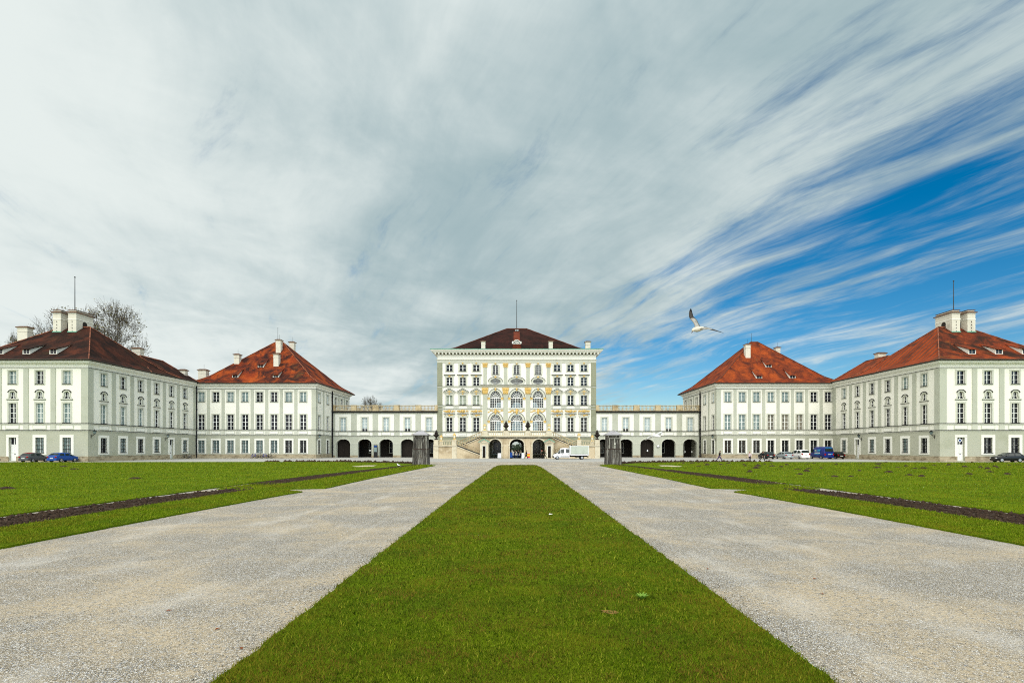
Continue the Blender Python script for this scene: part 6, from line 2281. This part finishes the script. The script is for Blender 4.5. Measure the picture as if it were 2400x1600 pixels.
def walkers():
    K, N = (.012, .012, .014), (.015, .018, .035)
    person('person in a black jacket and purple trousers striding along the right lawn edge', 31.9, 80.7 + 1.6, 1.72, R(-80), (.012, .012, .015), (.07, .045, .13), K, (.06, .02, .012), .42, .35, .12)
    person('person in a pale pink jacket with dark shorts standing on the right lawn edge', 37.0, 83.0, 1.6, R(170), (.62, .50, .52), N, K, (.35, .18, .12), .05, .05, .0)
    person('person in black with white shoes walking in front of the black hatchback', 39.2, 83.4, 1.68, R(-95), K, (.02, .02, .022), (.6, .6, .58), (.05, .03, .02), .36, .25, .08)
    person('person with a short dark jacket standing by the blue stand under the middle arch', -.45, 108.8, 1.7, R(-100), (.02, .02, .024), (.02, .025, .06), (.15, .25, .35), (.08, .03, .015), .25, .3, .12)
    person('person in a black coat and blue jeans in the middle arch', .35, 112.0, 1.78, R(170), K, (.02, .04, .12), K, (.03, .02, .015), .15, .1)
    person('person in a cream hooded jacket walking into the middle arch', .9, 114.5, 1.72, R(10), (.6, .55, .42), (.02, .03, .09), K, (.5, .45, .3), .2, .2, .05, hat=(.55, .52, .42))
    person('person in a long dark coat walking right past the red poster board', 1.9, 105.2, 1.75, R(-90), (.013, .013, .016), (.015, .015, .018), K, (.09, .03, .02), .3, .25, .06, skirt=True)
    person('person in a dark olive jacket with a red and white cap near the right arch', 5.0, 105.5, 1.74, R(-70), (.035, .032, .02), (.018, .018, .015), K, (.05, .03, .02), .28, .3, .05, hat=(.5, .08, .07))
    person('bareheaded person in dark camouflage clothes walking in front of the right arch', 5.62, 104.6, 1.74, R(-90), (.03, .035, .018), (.015, .016, .012), K, (.12, .04, .02), .36, .3, .06)


# ------------------------------------------------------------------ sky and light
def sky_and_light(sun_el=44, sun_az=-179):
    w = bpy.data.worlds.new('World')
    SC.world = w
    w.use_nodes = True
    nt = NT(w.node_tree)
    out = nt.n('ShaderNodeOutputWorld')
    bg = nt.n('ShaderNodeBackground')
    nt.t.links.new(bg.outputs[0], out.inputs[0])
    sky = nt.n('ShaderNodeTexSky', sky_type='NISHITA')
    sky.sun_disc = False
    sky.sun_elevation = R(sun_el)
    sky.sun_rotation = R(sun_az)
    sky.air_density = 1.0; sky.dust_density = .4; sky.ozone_density = 3.0
    d = nt.n('ShaderNodeTexCoord').outputs['Generated']
    sp = nt.n('ShaderNodeSeparateXYZ'); nt.put(sp, 0, d)
    x, y, z = sp.outputs
    zz = nt.math('MAXIMUM', z, 0.0)
    den = nt.math('ADD', zz, .10)
    px, py = nt.math('DIVIDE', x, den), nt.math('DIVIDE', y, den)
    flat = nt.n('ShaderNodeCombineXYZ'); nt.put(flat, 0, px); nt.put(flat, 1, py)
    P = flat.outputs[0]
    rot = nt.n('ShaderNodeVectorRotate', rotation_type='Z_AXIS'); nt.put(rot, 'Vector', P); nt.put(rot, 'Angle', R(SKY['angle']))
    Q = rot.outputs[0]
    wob = nt.n('ShaderNodeTexNoise'); nt.put(wob, 'Vector', P); nt.put(wob, 'Scale', .35); nt.put(wob, 'Detail', 3.0)
    add = nt.n('ShaderNodeVectorMath', operation='MULTIPLY_ADD'); nt.put(add, 0, wob.outputs['Color']); nt.put(add, 1, (1.1, 1.1, 0)); nt.put(add, 2, Q)
    Q = add.outputs[0]
    streak = nt.noise(nt.scale(Q, (1.6, .26, 1)), 1.15, 9, .62, .3)
    fine = nt.noise(nt.scale(Q, (4.2, 1.0, 1)), 1.6, 9, .66, .4)
    puff = nt.noise(P, .75, 7, .58, .4)
    broad = nt.noise(P, .28, 4, .5, .3)
    # where the overcast has torn open: low in the right half of the view
    hyp = nt.math('SQRT', nt.math('ADD', nt.math('MULTIPLY', x, x), nt.math('MULTIPLY', y, y)))
    az = nt.math('DIVIDE', x, nt.math('MAXIMUM', hyp, .001))
    a = nt.math('POWER', nt.math('ABSOLUTE', nt.math('DIVIDE', nt.math('SUBTRACT', az, SKY['az']), SKY['azw'])), 2.0)
    e = nt.math('POWER', nt.math('ABSOLUTE', nt.math('DIVIDE', nt.math('SUBTRACT', zz, nt.math('MULTIPLY_ADD', az, SKY['tilt'], SKY['el'])), SKY['elw'])), 2.0)
    open_ = nt.math('EXPONENT', nt.math('MULTIPLY', nt.math('ADD', a, e), -1.0))
    dens = nt.math('SUBTRACT', SKY['base'], nt.math('MULTIPLY', open_, SKY['open']))
    dens = nt.math('MULTIPLY_ADD', nt.math('SUBTRACT', streak, .5), SKY['streak'], dens)
    dens = nt.math('MULTIPLY_ADD', nt.math('SUBTRACT', fine, .5), SKY['fine'], dens)
    dens = nt.math('MULTIPLY_ADD', nt.math('SUBTRACT', puff, .5), SKY['puff'], dens)
    dens = nt.math('SUBTRACT', dens, nt.rampf(az, .15, .62, 0, .22))
    dens = nt.math('SUBTRACT', dens, nt.math('MULTIPLY', nt.rampf(zz, .30, .08, 0, .34), nt.math('MULTIPLY', nt.rampf(az, .04, .14), nt.rampf(az, .55, .30))))
    bank = nt.math('MULTIPLY', nt.rampf(nt.noise(nt.scale(P, (.8, .8, 1)), .55, 6, .6, .6), .50, .64), nt.math('MULTIPLY', nt.rampf(zz, .30, .12), nt.rampf(az, .22, .40)))
    dens = nt.math('MULTIPLY_ADD', bank, .75, dens)
    cov = nt.rampf(dens, .0, 1.0)
    # cloud body: thick grey bellies, bright thin parts
    lump = nt.noise(nt.scale(P, (1.0, .8, 1)), 1.9, 7, .6, .5)
    shade = nt.math('ADD', nt.math('MULTIPLY_ADD', lump, .42, nt.math('MULTIPLY', broad, .78)), nt.math('ADD', nt.math('MULTIPLY', puff, .66), nt.math('MULTIPLY_ADD', fine, .14, nt.math('MULTIPLY', streak, .36))))
    shade = nt.math('MULTIPLY_ADD', nt.math('MINIMUM', nt.math('MAXIMUM', az, -.75), .2), -.30, shade)
    ca = nt.math('POWER', nt.math('ABSOLUTE', nt.math('DIVIDE', nt.math('ADD', az, .10), .26)), 2.0)
    cz = nt.math('POWER', nt.math('ABSOLUTE', nt.math('DIVIDE', nt.math('SUBTRACT', zz, .30), .22)), 2.0)
    shade = nt.math('MULTIPLY_ADD', nt.math('EXPONENT', nt.math('MULTIPLY', nt.math('ADD', ca, cz), -1.0)), -.20, shade)
    k = nt.rampf(shade, SKY['g0'], SKY['g1'])
    cloud = nt.mix(k, (2.9, 3.85, 4.1), (6.3, 6.8, 6.65))
    hs = nt.n('ShaderNodeHueSaturation'); nt.put(hs, 'Color', sky.outputs[0]); nt.put(hs, 'Saturation', SKY['sat']); nt.put(hs, 'Value', SKY['val']); nt.put(hs, 'Hue', SKY['hue'])
    col = nt.mix(cov, hs.outputs[0], cloud)
    # sky brightened overhead and at the viewer's back, unseen, to fill the side walls
    glow = nt.math('ADD', nt.rampf(z, .62, .98, 1.0, SKY['zen']), nt.rampf(y, .05, -.75, 0.0, SKY['rear']))
    vm = nt.n('ShaderNodeVectorMath', operation='SCALE'); nt.put(vm, 0, col); nt.put(vm, 'Scale', glow)
    warm = nt.n('ShaderNodeVectorMath', operation='MULTIPLY'); nt.put(warm, 0, vm.outputs[0]); nt.put(warm, 1, (1.05, .965, .955))
    col = nt.mix(nt.math('SUBTRACT', glow, 1.0, clamp=True), vm.outputs[0], warm.outputs[0])
    nt.put(bg, 'Color', col)
    nt.put(bg, 'Strength', .10)
    L = bpy.data.lights.new('sun', 'SUN')
    L.energy = SUN['e']
    L.angle = R(SUN['angle'])
    L.color = (1.0, .95, .86)
    o = bpy.data.objects.new('sun', L)
    COL.objects.link(o)
    az_, el_ = R(sun_az), R(sun_el)
    frm = Vector((math.sin(az_) * math.cos(el_), math.cos(az_) * math.cos(el_), math.sin(el_)))
    o.rotation_euler = frm.to_track_quat('Z', 'Y').to_euler()
    o.location = frm * 200


SKY = dict(angle=-24, zen=2.3, rear=1.7, az=.50, azw=.46, el=.03, tilt=.31, elw=.25, base=1.26, open=.99, streak=3.0, fine=1.7, puff=.7, g0=.92, g1=1.40, sat=1.5, val=.82, hue=.493)
SUN = dict(e=1.05, angle=60)


def camera():
    c = bpy.data.cameras.new('camera')
    c.sensor_width = 36.0
    c.sensor_fit = 'HORIZONTAL'
    c.lens = FPX / 2400 * 36
    c.shift_x = -(PX0 - 1200) / 2400
    c.shift_y = (PY0 - 800) / 2400
    c.clip_start = .1
    c.clip_end = 2000
    o = bpy.data.objects.new('camera', c)
    COL.objects.link(o)
    o.location = (0, 0, CAM_H)
    o.rotation_euler = (R(90), 0, 0)
    SC.camera = o


def main():
    camera()
    sky_and_light()
    grounds()
    palace()
    staircase()
    for s in (-1, 1): sentry_box(s)
    for x, y, z, l in ((-2.25, 110.78, 5.91, 'dark urn on the terrace pier left of the middle arch'), (2.37, 110.78, 5.91, 'dark urn on the terrace pier right of the middle arch'),
                       (-17.0, 110.42, 3.94, 'dark urn on the outermost pier of the left landing'), (17.0, 110.42, 3.94, 'dark urn on the outermost pier of the right landing')): urn(x, y, z, l)
    for x, y, z, l in ((-6.75, 110.78, 5.91, 'gilded lantern at the top of the left stair'), (6.85, 110.78, 5.91, 'gilded lantern at the top of the right stair'),
                       (-13.15, 110.42, 3.94, 'gilded lantern on the inner pier of the left landing'), (13.15, 110.42, 3.94, 'gilded lantern on the inner pier of the right landing'),
                       (-16.4, 113.6, 3.6, 'gilded lantern half behind the dark urn of the left landing'), (16.4, 113.6, 3.6, 'gilded lantern half behind the dark urn of the right landing')): gilt_lantern(x, y, z, l)
    for s in (-1, 1):
        q = MB().box(-.45, .45, -.4, .4, 2.7, 3.48).box(-.52, .52, -.47, .47, 3.4801, 3.6)
        st = bpy.data.objects['double_staircase']
        q.build('balustrade_pier', CREAMSTONE, st, (s * 16.4, 113.6 - st.location.y, 0))
    gallery(-1, 'low arcaded gallery with stone balustrade between the palace block and the left inner pavilion')
    gallery(1, 'low arcaded gallery with stone balustrade between the palace block and the right inner pavilion')
    inner_pavilion(-1, 43.27, 'white inner pavilion with weathered bright orange pyramid roof left of the palace block', ROOF_IL, RIDGE, 1)
    inner_pavilion(1, 43.06, 'white inner pavilion with even red orange pyramid roof right of the palace block', ROOF_IR, RIDGE_D, 2)
    outer_pavilion(-1, 68.9, 'large white corner pavilion with dark brown mossy roof at the left edge', ROOF_OL, ROOF_OL, RIDGE, 2)
    outer_pavilion(1, 68.0, 'large white corner pavilion with red mossy roof at the right edge', ROOF_OR, ROOF_ORS, RIDGE, 0)
    wall_lantern(-68.9, 84.6, 4.4, R(90), 'black wall lantern at the near corner of the left corner pavilion')
    wall_lantern(-68.9, 102.4, 4.2, R(90), 'black wall lantern beside the side door of the left corner pavilion')
    wall_lantern(-43.27, 113.1, 4.4, R(90), 'black wall lantern at the corner of the left inner pavilion')
    wall_lantern(68.0, 85.0, 4.3, R(-90), 'black wall lantern at the near corner of the right corner pavilion')
    wall_lantern(68.0, 103.0, 4.2, R(-90), 'black wall lantern beside the side door of the right corner pavilion')
    wall_lantern(43.06, 113.3, 4.3, R(-90), 'black wall lantern at the corner of the right inner pavilion')
    statue_casing(-12.7, 69.5, 'weathered grey plank casing round a statue at the left path edge', False)
    statue_casing(12.8, 69.5, 'weathered plank casing with door frame and white knob at the right path edge', True)
    vehicles()
    blue = paint('bike_blue', (.02, .04, .4)); dark = paint('bike_black', (.015, .015, .018)); silver = paint('bike_silver', (.3, .3, .3))
    for x, m, l in ((-56.2, blue, 'blue bicycle at the left end of the row on the left inner pavilion wall'), (-55.0, dark, 'black bicycle second from the left in the row on the left inner pavilion wall'), (-53.9, blue, 'blue bicycle second from the right in the row on the left inner pavilion wall'), (-52.8, dark, 'black bicycle at the right end of the row on the left inner pavilion wall')):
        bicycle(x, 111.7, R(random.uniform(-12, 12)), m, l)
    bicycle(-67.9, 107.0, R(80), dark, 'black bicycle by the side wall of the left corner pavilion')
    bicycle(-67.9, 108.6, R(95), silver, 'silver bicycle by the side wall of the left corner pavilion')
    bicycle(-81.0 - 1.9, 83.0, R(5), dark, 'black bicycle cut by the left edge of the view')
    bicycle(42.3, 120.2, R(85), dark, 'black bicycle beside the downpipe of the right inner pavilion', 'bicycles leaning along the pavilion walls')
    bicycle(5.3, 119.5, R(8), dark, 'black bicycle inside the right arch of the staircase')
    furniture()
    walkers()
    gulls()
    bare_tree('large bare tree with a few last leaves behind the left corner pavilion', -96.6, 119, 35.6, 1.5, 5, 7500, 7, 0, None, 33.0, True)
    bare_tree('smaller bare tree at the far left behind the left corner pavilion', -123.6, 128, 32.2, 1.0, 8, 200, 6, 0, None, 7.5)
    bare_tree('bare spreading tree behind the left gallery balustrade', -45.6, 162, 18.9, 1.35, 12, 300, 6, 0, None, 9.5)
    bare_tree('bare tree tips in the gap between the two right pavilions', 80.5, 134, 20.0, 1.1, 21, 60, 6)
    leafy_tree('dark evergreen tree in the garden left of the passage view', -3.6, 215, 9, 2.6, 1)
    leafy_tree('dark evergreen tree in the garden right of the passage view', 4.0, 225, 10, 2.8, 2)
    leafy_tree('low dark evergreen bush in the garden in line with the passage', .5, 240, 3.2, 2.6, 3)
    SC.cycles.use_denoising = False
    SC.cycles.denoiser = 'OPENIMAGEDENOISE'
    SC.cycles.denoising_input_passes = 'RGB_ALBEDO_NORMAL'
    SC.cycles.denoising_prefilter = 'ACCURATE'
    SC.world.cycles.sampling_method = 'MANUAL'
    SC.world.cycles.sample_map_resolution = 1024
    SC.cycles.adaptive_threshold = .006
    SC.cycles.filter_width = 1.05
    vs = SC.view_settings
    vs.view_transform = 'Standard'
    vs.look = 'None'
    vs.exposure = EXPOSURE
    vs.gamma = 1.0
    SC.display_settings.display_device = 'sRGB'


EXPOSURE = 0.34
main()
